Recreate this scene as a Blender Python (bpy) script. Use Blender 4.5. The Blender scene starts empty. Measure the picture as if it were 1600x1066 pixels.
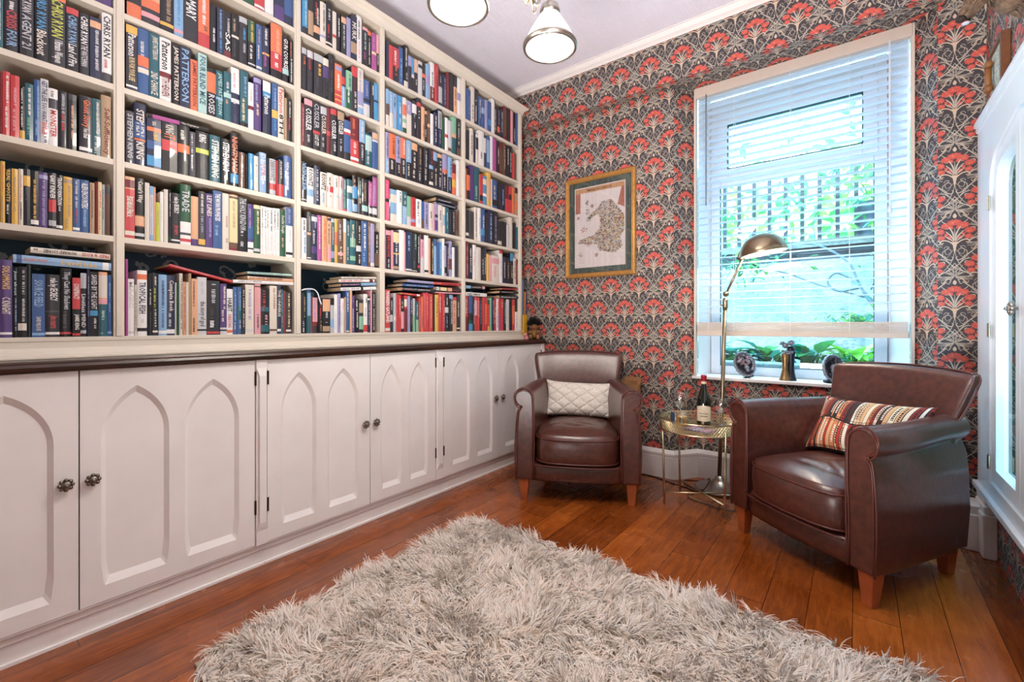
import bpy, bmesh, math, random
import numpy as np
from mathutils import Vector, Matrix
from mathutils.geometry import tessellate_polygon

# ------------------------------------------------------------------ camera
scn = bpy.context.scene
COL = scn.collection
CAM_H = 1.06
cam_d = bpy.data.cameras.new('camera')
cam = bpy.data.objects.new('camera', cam_d)
COL.objects.link(cam)
cam.location = (0, 0, CAM_H)
cam.rotation_euler = (math.radians(90), 0, math.radians(37.33))
cam_d.sensor_width = 36.0
cam_d.lens = 704.7 / 1600 * 36.0
cam_d.shift_y = -24.2 / 1600
cam_d.clip_start = 0.02
scn.camera = cam
scn.view_settings.view_transform = 'Standard'
scn.view_settings.look = 'None'
scn.view_settings.gamma = 1
scn.view_settings.use_curve_mapping = False
scn.view_settings.exposure = 0.0

# ------------------------------------------------------------------ sky and added fill light
world = bpy.data.worlds.new('sky')
scn.world = world
world.use_nodes = True
bg = world.node_tree.nodes['Background']
bg.inputs[0].default_value = (0.34, 0.70, 1.0, 1)
bg.inputs[1].default_value = 17.0

def area_light(name, loc, rot, size, size_y, energy, color):
    d = bpy.data.lights.new(name, 'AREA')
    d.shape = 'RECTANGLE'; d.size = size; d.size_y = size_y
    d.energy = energy; d.color = color
    o = bpy.data.objects.new(name, d); COL.objects.link(o)
    o.location = loc; o.rotation_euler = rot
    return o
# added fill light, unseen behind the camera, aimed up to brighten the ceiling
fill_ = area_light('ceiling_fill_light', (-0.45, -0.35, .30), (math.radians(141), 0, 0), .8, .7, 60, (1.0, 0.97, 0.96)); fill_.data.spread = math.radians(105)

# ------------------------------------------------------------------ mesh helpers
def link(name, me, mats=(), parent=None, loc=None, rotz=0.0, smooth=False):
    o = bpy.data.objects.new(name, me)
    COL.objects.link(o)
    for m in mats: me.materials.append(m)
    if parent is not None: o.parent = parent
    if loc is not None: o.location = loc
    if rotz: o.rotation_euler = (0, 0, rotz)
    if smooth: me.polygons.foreach_set('use_smooth', [True] * len(me.polygons))
    return o

def tag(o, label=None, cat=None, group=None, kind=None):
    if label: o['label'] = label
    if cat: o['category'] = cat
    if group: o['group'] = group
    if kind: o['kind'] = kind
    return o

def empty(name, loc=(0, 0, 0), rz=0.0):
    o = bpy.data.objects.new(name, None)
    o.empty_display_size = 0.05
    COL.objects.link(o); o.location = loc; o.rotation_euler = (0, 0, rz)
    return o

class MB:
    """collects polygons with material indices"""
    def __init__(s):
        s.v = []; s.f = []; s.m = []
    def add(s, vs, fs, mi=0):
        n = len(s.v)
        s.v.extend([tuple(p) for p in vs])
        for f in fs:
            s.f.append(tuple(i + n for i in f)); s.m.append(mi)
    def box(s, x0, x1, y0, y1, z0, z1, mi=0):
        s.add([(x0,y0,z0),(x1,y0,z0),(x1,y1,z0),(x0,y1,z0),(x0,y0,z1),(x1,y0,z1),(x1,y1,z1),(x0,y1,z1)],
              [(0,3,2,1),(4,5,6,7),(0,1,5,4),(1,2,6,5),(2,3,7,6),(3,0,4,7)], mi)
    def tube(s, pts, r, n=8, mi=0, cap=True):
        """r: float or list of radii"""
        P = [Vector(p) for p in pts]
        R = r if isinstance(r, (list, tuple)) else [r] * len(P)
        base = len(s.v); up = None
        for i, p in enumerate(P):
            t = (P[min(i+1, len(P)-1)] - P[max(i-1, 0)])
            if t.length < 1e-9: t = Vector((0,0,1))
            t.normalize()
            if up is None:
                up = Vector((0,0,1)) if abs(t.z) < 0.9 else Vector((1,0,0))
            a = t.cross(up)
            if a.length < 1e-6: a = t.cross(Vector((0,1,0)))
            a.normalize(); b = a.cross(t).normalized(); up = b
            for k in range(n):
                th = 2*math.pi*k/n
                q = p + (a*math.cos(th) + b*math.sin(th)) * R[i]
                s.v.append(tuple(q))
        for i in range(len(P)-1):
            for k in range(n):
                a0 = base+i*n+k; a1 = base+i*n+(k+1)%n
                s.f.append((a0, a1, a1+n, a0+n)); s.m.append(mi)
        if cap:
            s.f.append(tuple(base+k for k in reversed(range(n)))); s.m.append(mi)
            e = base+(len(P)-1)*n
            s.f.append(tuple(e+k for k in range(n))); s.m.append(mi)
    def lathe(s, prof, n=24, c=(0,0,0), axis='z', mi=0, flute=0.0, nf=0):
        base = len(s.v)
        for (r, z) in prof:
            for k in range(n):
                th = 2*math.pi*k/n
                rr = r * (1 + (flute*math.cos(nf*th) if nf else 0))
                x, y = rr*math.cos(th), rr*math.sin(th)
                if axis == 'z': p = (c[0]+x, c[1]+y, c[2]+z)
                elif axis == 'x': p = (c[0]+z, c[1]+x, c[2]+y)
                else: p = (c[0]+x, c[1]+z, c[2]+y)
                s.v.append(p)
        for i in range(len(prof)-1):
            for k in range(n):
                a0 = base+i*n+k; a1 = base+i*n+(k+1)%n
                s.f.append((a0, a1, a1+n, a0+n)); s.m.append(mi)
    def grid(s, fn, nu, nv, mi=0, closeu=False):
        base = len(s.v)
        for i in range(nu):
            for j in range(nv): s.v.append(tuple(fn(i, j)))
        for i in range(nu if closeu else nu-1):
            for j in range(nv-1):
                a = base+i*nv+j; b = base+((i+1) % nu)*nv+j
                s.f.append((a, b, b+1, a+1)); s.m.append(mi)
    def ball(s, c, r, n=10, m=7, mi=0, sc=(1,1,1)):
        prof = [(math.sin(math.pi*i/m), -math.cos(math.pi*i/m)) for i in range(m+1)]
        base = len(s.v)
        for (rr, z) in prof:
            for k in range(n):
                th = 2*math.pi*k/n
                s.v.append((c[0]+r*sc[0]*rr*math.cos(th), c[1]+r*sc[1]*rr*math.sin(th), c[2]+r*sc[2]*z))
        for i in range(m):
            for k in range(n):
                a0 = base+i*n+k; a1 = base+i*n+(k+1)%n
                s.f.append((a0, a1, a1+n, a0+n)); s.m.append(mi)
    def mesh(s, name):
        me = bpy.data.meshes.new(name)
        me.from_pydata(s.v, [], s.f)
        me.polygons.foreach_set('material_index', s.m)
        me.update()
        return me
    def build(s, name, mats, parent=None, loc=None, rotz=0.0, smooth=False, bevel=0.0, sub=0, seg=2, weld=False):
        if not isinstance(mats, (list, tuple)): mats = [mats]
        me = s.mesh(name)
        if weld or smooth:
            b = bmesh.new(); b.from_mesh(me)
            bmesh.ops.remove_doubles(b, verts=b.verts, dist=1e-5)
            bmesh.ops.recalc_face_normals(b, faces=b.faces)
            b.to_mesh(me); b.free()
        o = link(name, me, mats, parent, loc, rotz, smooth)
        if bevel:
            md = o.modifiers.new('bevel', 'BEVEL'); md.width = bevel; md.segments = seg
            md.limit_method = 'ANGLE'; md.angle_limit = math.radians(40)
            me.polygons.foreach_set('use_smooth', [True]*len(me.polygons))
            md.harden_normals = True
        if sub:
            md = o.modifiers.new('sub', 'SUBSURF'); md.levels = sub; md.render_levels = sub
            me.polygons.foreach_set('use_smooth', [True]*len(me.polygons))
        return o

def catmull(P, n=5):
    P = [np.array(p, float) for p in P]
    Q = [P[0]*2-P[1]] + P + [P[-1]*2-P[-2]]
    out = []
    for i in range(1, len(Q)-2):
        for k in range(n):
            t = k/n
            out.append(0.5*((2*Q[i])+(-Q[i-1]+Q[i+1])*t+(2*Q[i-1]-5*Q[i]+4*Q[i+1]-Q[i+2])*t*t+(-Q[i-1]+3*Q[i]-3*Q[i+1]+Q[i+2])*t**3))
    out.append(P[-1])
    return out

# ------------------------------------------------------------------ material helpers
def srgb(h):
    h = h.lstrip('#')
    c = [int(h[i:i+2], 16)/255 for i in (0, 2, 4)]
    return tuple(x/12.92 if x <= 0.04045 else ((x+0.055)/1.055)**2.4 for x in c) + (1,)

class NT:
    def __init__(s, name):
        s.mat = bpy.data.materials.new(name); s.mat.use_nodes = True
        s.t = s.mat.node_tree; s.n = s.t.nodes; s.b = s.n['Principled BSDF']; s.out = s.n['Material Output']
        s._tc = None
    def node(s, typ, **kw):
        n = s.n.new(typ)
        for k, v in kw.items():
            if k.startswith('i_'):
                key = k[2:]
                key = int(key) if key.isdigit() else key.replace('_', ' ')
                n.inputs[key].default_value = v
            else: setattr(n, k, v)
        return n
    def L(s, a, b): s.t.links.new(a, b)
    def coord(s, which='Object', scale=(1,1,1), rot=(0,0,0)):
        if s._tc is None: s._tc = s.node('ShaderNodeTexCoord')
        m = s.node('ShaderNodeMapping'); m.inputs['Scale'].default_value = scale; m.inputs['Rotation'].default_value = rot
        s.L(s._tc.outputs[which], m.inputs[0]); return m.outputs[0]
    def noise(s, vec, scale, detail=3, rough=0.55, dist=0.0):
        n = s.node('ShaderNodeTexNoise'); n.inputs['Scale'].default_value = scale
        n.inputs['Detail'].default_value = detail; n.inputs['Roughness'].default_value = rough
        n.inputs['Distortion'].default_value = dist
        s.L(vec, n.inputs['Vector']); return n.outputs['Fac']
    def ramp(s, fac, stops):
        r = s.node('ShaderNodeValToRGB'); e = r.color_ramp.elements
        while len(e) < len(stops): e.new(0.5)
        for el, (p, c) in zip(e, stops):
            el.position = p; el.color = c if len(c) == 4 else tuple(c)+(1,)
        s.L(fac, r.inputs[0]); return r.outputs[0]
    def math(s, op, a, b=None, c=None):
        n = s.node('ShaderNodeMath', operation=op)
        for i, x in enumerate((a, b, c)):
            if x is None: continue
            if isinstance(x, (int, float)): n.inputs[i].default_value = x
            else: s.L(x, n.inputs[i])
        return n.outputs[0]
    def mix(s, fac, a, b, typ='MIX'):
        n = s.node('ShaderNodeMix', data_type='RGBA', blend_type=typ)
        for key, x in ((0, fac), (6, a), (7, b)):
            if isinstance(x, (int, float)): n.inputs[key].default_value = x
            elif isinstance(x, tuple): n.inputs[key].default_value = x
            else: s.L(x, n.inputs[key])
        return n.outputs[2]
    def bump(s, h, strength=0.3, dist=0.01):
        n = s.node('ShaderNodeBump'); n.inputs['Strength'].default_value = strength; n.inputs['Distance'].default_value = dist
        s.L(h, n.inputs['Height']); s.L(n.outputs[0], s.b.inputs['Normal']); return n
    def set(s, **kw):
        for k, v in kw.items():
            s.b.inputs[k.replace('_', ' ')].default_value = v
        return s
    def color(s, out): s.L(out, s.b.inputs['Base Color'])

def flat(name, hexc, rough=0.6, metal=0.0, noise=0.06, nscale=30, bump=0.0, **kw):
    """plain surface whose colour varies a little"""
    t = NT(name); c = srgb(hexc)
    v = t.noise(t.coord(), nscale, 3)
    lo = tuple(x*(1-noise) for x in c[:3])+(1,); hi = tuple(min(1, x*(1+noise)) for x in c[:3])+(1,)
    t.color(t.ramp(v, [(0.3, lo), (0.7, hi)]))
    t.set(Roughness=rough, Metallic=metal)
    if bump: t.bump(v, bump, 0.004)
    for k, x in kw.items(): t.b.inputs[k.replace('_', ' ')].default_value = x
    return t.mat

M = {}
M['white_paint'] = flat('white_paint', '#f3eeec', 0.42, noise=0.03, nscale=6, bump=0.04)
M['shelf_paint'] = flat('cream_shelf_paint', '#dfd5c6', 0.5, noise=0.03, nscale=5)
M['ceiling_white'] = flat('coving_white', '#eae3e0', 0.6, noise=0.02)
M['pvc'] = flat('white_window_frame', '#e8eef4', 0.3, noise=0.01)
M['blind'] = flat('white_blind_slat', '#eef2f6', 0.45, noise=0.01)
M['headrail'] = flat('beige_blind_rail', '#cfc0b4', 0.5, noise=0.02)
M['brass'] = flat('antique_brass', '#a8977c', 0.3, 1.0, noise=0.12, nscale=14)
M['gold'] = flat('pale_gold_metal', '#cdbb94', 0.3, 1.0, noise=0.08)
M['nickel'] = flat('brushed_nickel', '#a9a39a', 0.3, 1.0, noise=0.08)
M['pewter'] = flat('antique_pewter', '#857c74', 0.32, 1.0, noise=0.35, nscale=120)
M['dark_metal'] = flat('dark_hinge_metal', '#3a2a20', 0.5, 0.6)
M['black'] = flat('black_plastic', '#17171a', 0.5)
M['page'] = flat('page_paper', '#c9ab84', 0.9, noise=0.12, nscale=60)
M['leg'] = flat('chair_leg_wood', '#a2522a', 0.4, noise=0.2, nscale=12)
M['card'] = flat('brown_cardboard', '#a67a50', 0.85, noise=0.05)

def glass_mat(name, tint=(1,1,1,1), rough=0.0, ior=1.45, thin=True):
    t = NT(name)
    if thin:   # single sheet: clear with a true reflection
        t.n.remove(t.b)
        tr = t.node('ShaderNodeBsdfTransparent'); tr.inputs[0].default_value = tint
        gl = t.node('ShaderNodeBsdfGlossy'); gl.inputs['Roughness'].default_value = rough
        fr_ = t.node('ShaderNodeLayerWeight'); fr_.inputs['Blend'].default_value = .5; fr0 = t.math('ADD', t.math('MULTIPLY', t.math('POWER', fr_.outputs['Facing'], 4.0), .75), .10)
        mx = t.node('ShaderNodeMixShader')
        t.L(fr0, mx.inputs[0]); t.L(tr.outputs[0], mx.inputs[1]); t.L(gl.outputs[0], mx.inputs[2])
        t.L(mx.outputs[0], t.out.inputs[0])
    else:
        t.set(Base_Color=tint, Roughness=rough, IOR=ior); t.b.inputs['Transmission Weight'].default_value = 1
    return t.mat
M['pane'] = glass_mat('window_glass')
M['glass'] = glass_mat('drinking_glass', ior=1.5)

# leather
def leather():
    t = NT('brown_leather'); co = t.coord()
    a = t.noise(co, 11, 2, 0.5); b = t.noise(co, 420, 2, 0.5)
    w = t.noise(co, 7, 1, 0.4, 0.5)
    t.color(t.ramp(t.noise(co, 38, 2), [(0.3, srgb('#42211b')), (0.7, srgb('#5a2f25'))]))
    t.set(Roughness=.32)
    t.b.inputs['Coat Weight'].default_value = 0.45; t.b.inputs['Coat Roughness'].default_value = 0.24
    h = t.math('ADD', t.math('MULTIPLY', b, 0.3), t.math('MULTIPLY', t.noise(co, 60, 3), 0.7))
    t.bump(h, 0.35, 0.0025); return t.mat
M['leather'] = leather()
M['piping'] = flat('leather_piping', '#5a2c24', 0.3, noise=0.1)

def wood_floor():
    t = NT('oak_plank_floor'); co = t.coord()
    sep = t.node('ShaderNodeSeparateXYZ'); t.L(co, sep.inputs[0])
    X, Y = sep.outputs[0], sep.outputs[1]
    PW = 0.135
    u = t.math('DIVIDE', t.math('ADD', X, 10.0), PW); iu = t.math('FLOOR', u); fu = t.math('FRACT', u)
    wn = t.node('ShaderNodeTexWhiteNoise', noise_dimensions='1D'); t.L(iu, wn.inputs['W'])
    yo = t.math('DIVIDE', t.math('ADD', t.math('ADD', Y, 10.0), t.math('MULTIPLY', wn.outputs[0], 5.0)), 2.1)
    iy = t.math('FLOOR', yo); fy = t.math('FRACT', yo)
    cid = t.math('ADD', t.math('MULTIPLY', iu, 7.31), t.math('MULTIPLY', iy, 3.17))
    wn2 = t.node('ShaderNodeTexWhiteNoise', noise_dimensions='1D'); t.L(cid, wn2.inputs['W'])
    cmb = t.node('ShaderNodeCombineXYZ')
    t.L(t.math('MULTIPLY', X, 13.0), cmb.inputs[0]); t.L(t.math('MULTIPLY', Y, 1.6), cmb.inputs[1]); t.L(t.math('MULTIPLY', wn2.outputs[0], 40), cmb.inputs[2])
    g = t.noise(cmb.outputs[0], 4, 6, 0.62, 0.7)
    g2 = t.noise(t.coord(scale=(1,1,1)), 3.0, 3, 0.6)
    g3 = t.noise(cmb.outputs[0], 26, 3, 0.6, 0.2)
    tone = t.math('ADD', t.math('MULTIPLY', wn2.outputs[0], 0.20), t.math('ADD', t.math('MULTIPLY', g, 0.48), t.math('MULTIPLY', g2, 0.36)))
    tone = t.math('ADD', tone, t.math('MULTIPLY', g3, 0.12))
    c = t.ramp(tone, [(0.30, srgb('#4a200c')), (0.5, srgb('#7d3c12')), (0.66, srgb('#a0521c')), (0.85, srgb('#c0702e'))])
    e = t.math('MINIMUM', t.math('MULTIPLY', t.math('MINIMUM', fu, t.math('SUBTRACT', 1.0, fu)), PW),
               t.math('MULTIPLY', t.math('MINIMUM', fy, t.math('SUBTRACT', 1.0, fy)), 2.1))
    gap = t.math('LESS_THAN', e, 0.0011)
    t.color(t.mix(gap, c, srgb('#241008')))
    t.L(t.ramp(g2, [(0.3, (0.17,)*3), (0.7, (0.32,)*3)]), t.b.inputs['Roughness'])
    t.b.inputs['Coat Weight'].default_value = 0.3; t.b.inputs['Coat Roughness'].default_value = 0.12
    t.bump(t.math('SUBTRACT', t.math('MULTIPLY', g, 0.5), gap), 0.22, 0.003); return t.mat
M['floor'] = wood_floor()

def dark_top():
    t = NT('dark_stained_worktop'); g = t.noise(t.coord(scale=(14, 1.2, 14)), 5, 5, 0.6, 0.6)
    t.color(t.ramp(g, [(0.3, srgb('#1d0f09')), (0.55, srgb('#3b2115')), (0.75, srgb('#5b3a26'))]))
    t.set(Roughness=0.3); t.bump(g, 0.1, 0.002); return t.mat
M['worktop'] = dark_top()

def ceiling_mat():
    t = NT('embossed_ceiling_paper'); co = t.coord(scale=(7.4, 7.4, 1))
    sep = t.node('ShaderNodeSeparateXYZ'); t.L(co, sep.inputs[0])
    def cen(x): return t.math('ABSOLUTE', t.math('SUBTRACT', t.math('FRACT', t.math('ADD', x, 50.0)), 0.5))
    ax, ay = cen(sep.outputs[0]), cen(sep.outputs[1])
    chk = t.node('ShaderNodeTexChecker'); t.L(co, chk.inputs[0]); chk.inputs['Scale'].default_value = 1.0
    mxx = t.math('MAXIMUM', ax, ay)
    wob = t.noise(t.coord(), 16, 2)
    h1 = t.math('SINE', t.math('ADD', t.math('MULTIPLY', mxx, 62.0), t.math('MULTIPLY', wob, 3.0)))
    h2 = t.math('SINE', t.math('ADD', t.math('MULTIPLY', ax, 62.0), t.math('MULTIPLY', wob, 3.0)))
    h = t.node('ShaderNodeMix', data_type='FLOAT'); t.L(chk.outputs['Fac'], h.inputs[0]); t.L(h1, h.inputs[2]); t.L(h2, h.inputs[3])
    t.b.inputs['Base Color'].default_value = srgb('#e9e5f0'); t.set(Roughness=0.7)
    t.bump(h.outputs[0], 0.28, 0.003); return t.mat
M['ceiling'] = ceiling_mat()

def teal_paper():
    t = NT('teal_patterned_paper'); co = t.coord(scale=(1, 12, 12))
    v = t.node('ShaderNodeTexVoronoi', feature='F1'); v.inputs['Scale'].default_value = 1.0; v.inputs['Randomness'].default_value = .55; t.L(co, v.inputs['Vector'])
    d = t.math('ADD', v.outputs['Distance'], t.math('MULTIPLY', t.noise(co, 3.5, 3), .22))
    k = t.math('GREATER_THAN', t.math('SINE', t.math('MULTIPLY', d, 30.0)), .25)
    k = t.math('MULTIPLY', k, t.math('LESS_THAN', v.outputs['Distance'], .46))
    t.color(t.mix(k, srgb('#0d3a50'), srgb('#7d8a92'))); t.set(Roughness=0.6); return t.mat
M['teal_paper'] = teal_paper()

def attr_mat(name, rough=0.35, spec=0.5, attr='col', coat=0.0):
    t = NT(name); a = t.node('ShaderNodeAttribute', attribute_name=attr); t.color(a.outputs['Color'])
    t.set(Roughness=rough); t.b.inputs['Coat Weight'].default_value = coat; return t.mat
M['book'] = attr_mat('printed_book_cover', 0.32, coat=0.25)
M['rugpile'] = attr_mat('cream_rug_pile', 0.75)
# ------------------------------------------------------------------ room sizes
XW, XR = -2.46, 0.507          # left wall, right wall
YP, YB, YN = 3.155, 3.07, 3.31 # picture wall, bulkhead face, window wall
ZS, ZC, H = 2.706, 2.995, 3.04 # soffit, coving foot, ceiling

M['wp_ground'] = flat('wallpaper_charcoal', '#3f3a3e', 0.6, noise=0.06, nscale=60)
M['wp_line'] = flat('wallpaper_cream_line', '#c0b5a5', 0.6, noise=0.04, nscale=60)
M['wp_grey'] = flat('wallpaper_grey_line', '#a0978b', 0.6, noise=0.04, nscale=60)
M['wp_tan'] = flat('wallpaper_tan_stem', '#cbb49c', 0.6, noise=0.04, nscale=60)
M['wp_red'] = flat('wallpaper_coral_flower', '#c8564a', 0.6, noise=0.16, nscale=90)
M['wp_orange'] = flat('wallpaper_orange_vein', '#dd8a60', 0.6, noise=0.04)
WP = [M['wp_ground'], M['wp_line'], M['wp_grey'], M['wp_tan'], M['wp_red'], M['wp_orange']]

def motif():
    """one wallpaper repeat in millimetres, centred on the flower head"""
    P = []                                        # (points, material, order)
    order = [0]
    def stroke(pts, w, mi=1, n=4, mirror=True, taper=(0.55, 1.0, 0.45)):
        C = np.array(catmull(pts, n)); k = len(C)
        s = np.linspace(0, 1, k)
        wd = w*np.interp(s, [0, 0.45, 1], taper)
        t = np.gradient(C, axis=0); t /= (np.linalg.norm(t, axis=1)[:, None]+1e-9)
        nn = np.stack([-t[:, 1], t[:, 0]], 1)
        A, B = C+nn*wd[:, None]/2, C-nn*wd[:, None]/2
        for sx in ((1, -1) if mirror else (1,)):
            order[0] += 1
            a, b = A*[sx, 1], B*[sx, 1]
            for i in range(k-1): P.append(([a[i], b[i], b[i+1], a[i+1]], mi, order[0]))
    def poly(pts, mi, mirror=False):
        for sx in ((1, -1) if mirror else (1,)):
            order[0] += 1; P.append(([np.array((p[0]*sx, p[1]), float) for p in pts], mi, order[0]))
    def drop(x, y, rx, ry, mi, mirror=True, tilt=0.0):
        pts = []
        for k in range(12):
            a = 2*math.pi*k/12; px_, py_ = rx*math.sin(a)*(1-.55*max(0, math.cos(a))), ry*math.cos(a)
            pts.append((x+px_*math.cos(tilt)+py_*math.sin(tilt), y-px_*math.sin(tilt)+py_*math.cos(tilt)))
        poly(pts, mi, mirror)
    rnd = random.Random(4)
    def bloom(cx, cy, rx, ry):
        n = 10; pts = []
        for k in range(n*2):
            th = math.pi*k/n+rnd.uniform(0, .2); rr = 1.2*(1.0 if k % 2 == 0 else 0.76)*rnd.uniform(.92, 1.08)
            pts.append(np.array((cx+rx*rr*math.cos(th), cy+ry*rr*math.sin(th))))
        order[0] += 1
        for k in range(n*2): P.append(([np.array((cx, cy)), pts[k], pts[(k+1) % (2*n)]], 4, order[0]))
        for k in range(4):
            th = rnd.uniform(0, 6.28); order[0] += 1
            a = np.array((cx+rx*.15*math.cos(th), cy+ry*.15*math.sin(th))); b = np.array((cx+rx*.66*math.cos(th), cy+ry*.66*math.sin(th)))
            d = np.array((-(b-a)[1], (b-a)[0])); d = d/np.linalg.norm(d)*.9
            P.append(([a-d, b, a+d], 5, order[0]))
    # long sweeping lines behind everything
    stroke([(-62, -150), (-34, -158), (-10, -184), (18, -208), (46, -220), (60, -217)], 4.4, 1, 5)
    stroke([(16, -178), (32, -152), (52, -126), (80, -100)], 5.0, 1, 4, taper=(.4, 1, .8))
    stroke([(2, -122), (7, -150), (20, -182), (38, -208), (60, -232)], 4.4, 2, 4)
    stroke([(-52, -167), (-40, -165), (-36, -172), (-42, -178)], 3.8, 1)
    stroke([(60, -122), (70, -134), (86, -142), (94, -134), (88, -128)], 4.0, 1)
    stroke([(66, -158), (80, -166), (96, -160), (104, -168)], 4.0, 2)
    stroke([(74, -76), (84, -86), (98, -84), (100, -74), (92, -74)], 4.0, 1)
    stroke([(72, 34), (80, 18), (96, 10), (104, 20), (98, 28)], 4.2, 1)
    stroke([(80, -16), (88, -32), (100, -40), (107, -34)], 4.0, 2)
    stroke([(80, -50), (92, -58), (105, -60)], 4.0, 1)
    # loops beside the stem
    stroke([(40, -99), (33, -88), (21, -91), (30, -101), (43, -114), (44, -128), (34, -148), (18, -172), (4, -198)], 4.4, 2, 5)
    ring = [(24+11.5*math.cos(a), -114+14*math.sin(a)) for a in np.linspace(-2.2, 4.0, 9)]
    stroke([(2, -98), (8, -112)]+ring[1:]+[(20, -134), (38, -150), (50, -148), (46, -141)], 3.6, 2, 4)
    # blooms
    bloom(0, 31, 25, 15)
    for x, y, rx, ry in ((33, 17, 18, 14), (55, -12, 19, 14), (50, -42, 14, 11)):
        bloom(x, y, rx, ry); bloom(-x, y, rx, ry)
    for x, y, r in ((20, -44, 8), (31, -28, 7), (14, 6, 9)): bloom(x, y, r, r); bloom(-x, y, r, r)
    bloom(0, -52, 6.5, 13)
    # leaves rising from the vase
    stroke([(5, -64), (16, -52), (36, -34)], 5.0, 1, 3, taper=(.4, 1.1, .6))
    stroke([(3, -62), (13, -36), (32, -12)], 5.4, 1, 3, taper=(.4, 1.1, .6))
    stroke([(2, -60), (7, -22), (21, 10)], 5.6, 1, 3, taper=(.4, 1.1, .6))
    stroke([(0, -60), (0, -34), (0, 4)], 5.0, 2, 3, mirror=False, taper=(.4, 1.1, .4))
    # tan vase with side sprays
    for (a, b) in zip([(-13, -66), (-7.5, -80), (-4.5, -98)], [(-7.5, -80), (-4.5, -98), (-1.2, -124)]):
        poly([a, b, (-b[0], b[1]), (-a[0], a[1])], 3)
    stroke([(4, -80), (22, -62), (42, -56), (53, -64), (48, -72), (40, -68)], 6.2, 3, 4, taper=(.7, 1, .5))
    # tent lines and palmette
    stroke([(0, -172), (10, -190), (28, -212), (54, -230), (52, -240), (30, -242), (6, -242)], 4.2, 1, 4)
    for x1, y1, w in ((9, -206, 5), (22, -211, 5.4), (36, -221, 5.4), (66, -246, 5.0), (64, -257, 4.6), (52, -262, 4.4)):
        stroke([(x1*.07, -241), (x1*.5, (-241+y1)/2+2), (x1, y1)], w, 2, 3, taper=(0.4, 1.0, 0.7))
    drop(0, -208, 5, 12, 2, False); drop(0, -208, 2.4, 8, 0, False)
    stroke([(3, -243), (12, -254), (16, -266), (22, -278), (28, -272)], 5.2, 2, 4)
    stroke([(4, -242), (24, -250), (34, -262), (44, -274), (50, -266)], 5.2, 3, 4)
    drop(0, -270, 7.5, 12, 3, False)
    S = 0.001
    return [(np.array(q)*S, mi, lay) for q, mi, lay in P]
MOTIF = motif()
PU, PV = 0.218, 0.335

def wallpaper(name, o, du, dv, u0, u1, v0, v1, pu, pv, kind='structure', parent=None, holes=()):
    """o + u*du + v*dv; the pattern is anchored so a flower sits at (pu, pv)"""
    o, du, dv = Vector(o), Vector(du), Vector(dv); nn = du.cross(dv).normalized()
    bm = bmesh.new()
    verts = []; faces = []; mats = []
    k0, k1 = int(math.floor((u0-pu)/PU*2))-2, int(math.ceil((u1-pu)/PU*2))+2
    j0, j1 = int(math.floor((v0-pv)/PV))-1, int(math.ceil((v1-pv)/PV))+2
    for k in range(k0, k1+1):
        for j in range(j0, j1+1):
            cx, cy = pu+k*PU/2, pv+j*PV+(PV/2 if k % 2 else 0)
            if cx < u0-0.1 or cx > u1+0.1: continue
            for q, mi, lay in MOTIF:
                xs = q[:, 0]+cx; ys = q[:, 1]+cy
                if xs.max() < u0 or xs.min() > u1 or ys.max() < v0 or ys.min() > v1: continue
                if any(xs.min() > a+1e-3 and xs.max() < b-1e-3 and ys.min() > c+1e-3 and ys.max() < d-1e-3 for a, b, c, d in holes): continue
                n = len(verts); z = 0.00012+lay*0.000008
                verts.extend((x, y, z) for x, y in zip(xs, ys)); faces.append(tuple(range(n, n+len(xs)))); mats.append(mi)
    me = bpy.data.meshes.new(name); me.from_pydata(verts, [], faces); me.polygons.foreach_set('material_index', mats)
    bm.from_mesh(me)
    for co, no in (((u0,0,0),(-1,0,0)), ((u1,0,0),(1,0,0)), ((0,v0,0),(0,-1,0)), ((0,v1,0),(0,1,0))):
        bmesh.ops.bisect_plane(bm, geom=bm.verts[:]+bm.edges[:]+bm.faces[:], plane_co=co, plane_no=no, clear_outer=True)
    # ground sheet, with rectangular openings
    xs = sorted({u0, u1, *[h[0] for h in holes], *[h[1] for h in holes]}); ys = sorted({v0, v1, *[h[2] for h in holes], *[h[3] for h in holes]})
    for a, b in zip(xs[:-1], xs[1:]):
        for c, d in zip(ys[:-1], ys[1:]):
            mx, my = (a+b)/2, (c+d)/2
            if any(h[0] < mx < h[1] and h[2] < my < h[3] for h in holes): continue
            f = bm.faces.new([bm.verts.new(p) for p in ((a,c,0),(b,c,0),(b,d,0),(a,d,0))]); f.material_index = 0
    for v in bm.verts:
        p = o+du*v.co.x+dv*v.co.y+nn*v.co.z; v.co = p
    bm.normal_update(); bm.to_mesh(me); bm.free(); me.update()
    ob = link(name, me, WP, parent)
    if kind: ob['kind'] = kind
    return ob

Z = Vector((0, 0, 1))
# picture wall (u = x, v = z); a flower head sits at x=-1.032, z=1.368
wallpaper('wall_back', (0, YP, 0), (1,0,0), (0,0,1), XW, -1.000, 0.0, ZS, -1.032, 1.368)
wallpaper('wall_bulkhead', (0, YB, 0), (1,0,0), (0,0,1), XW, XR, ZS, H, -1.032, 1.368)
wallpaper('wall_bulkhead_underside', (0, YP, ZS), (1,0,0), (0,-1,0), XW, XR, 0, YP-YB, -1.032, 0.10)
wallpaper('wall_window_soffit', (0, YN, ZS+.0005), (1,0,0), (0,-1,0), -1.0, 0.333, 0, YN-YP, -1.032, 0.06)
dl = Vector((-0.886+1.000, YN-YP, 0)); wallpaper('wall_splay_left', (-1.000, YP, 0), dl.normalized(), Z, 0, dl.length, 0, ZS, 0.10, 1.28)
dr = Vector((0.333-0.243, YP-YN, 0)); wallpaper('wall_splay_right', (0.243, YN, 0), dr.normalized(), Z, 0, dr.length, 0, ZS, 0.11, 1.10)
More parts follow.
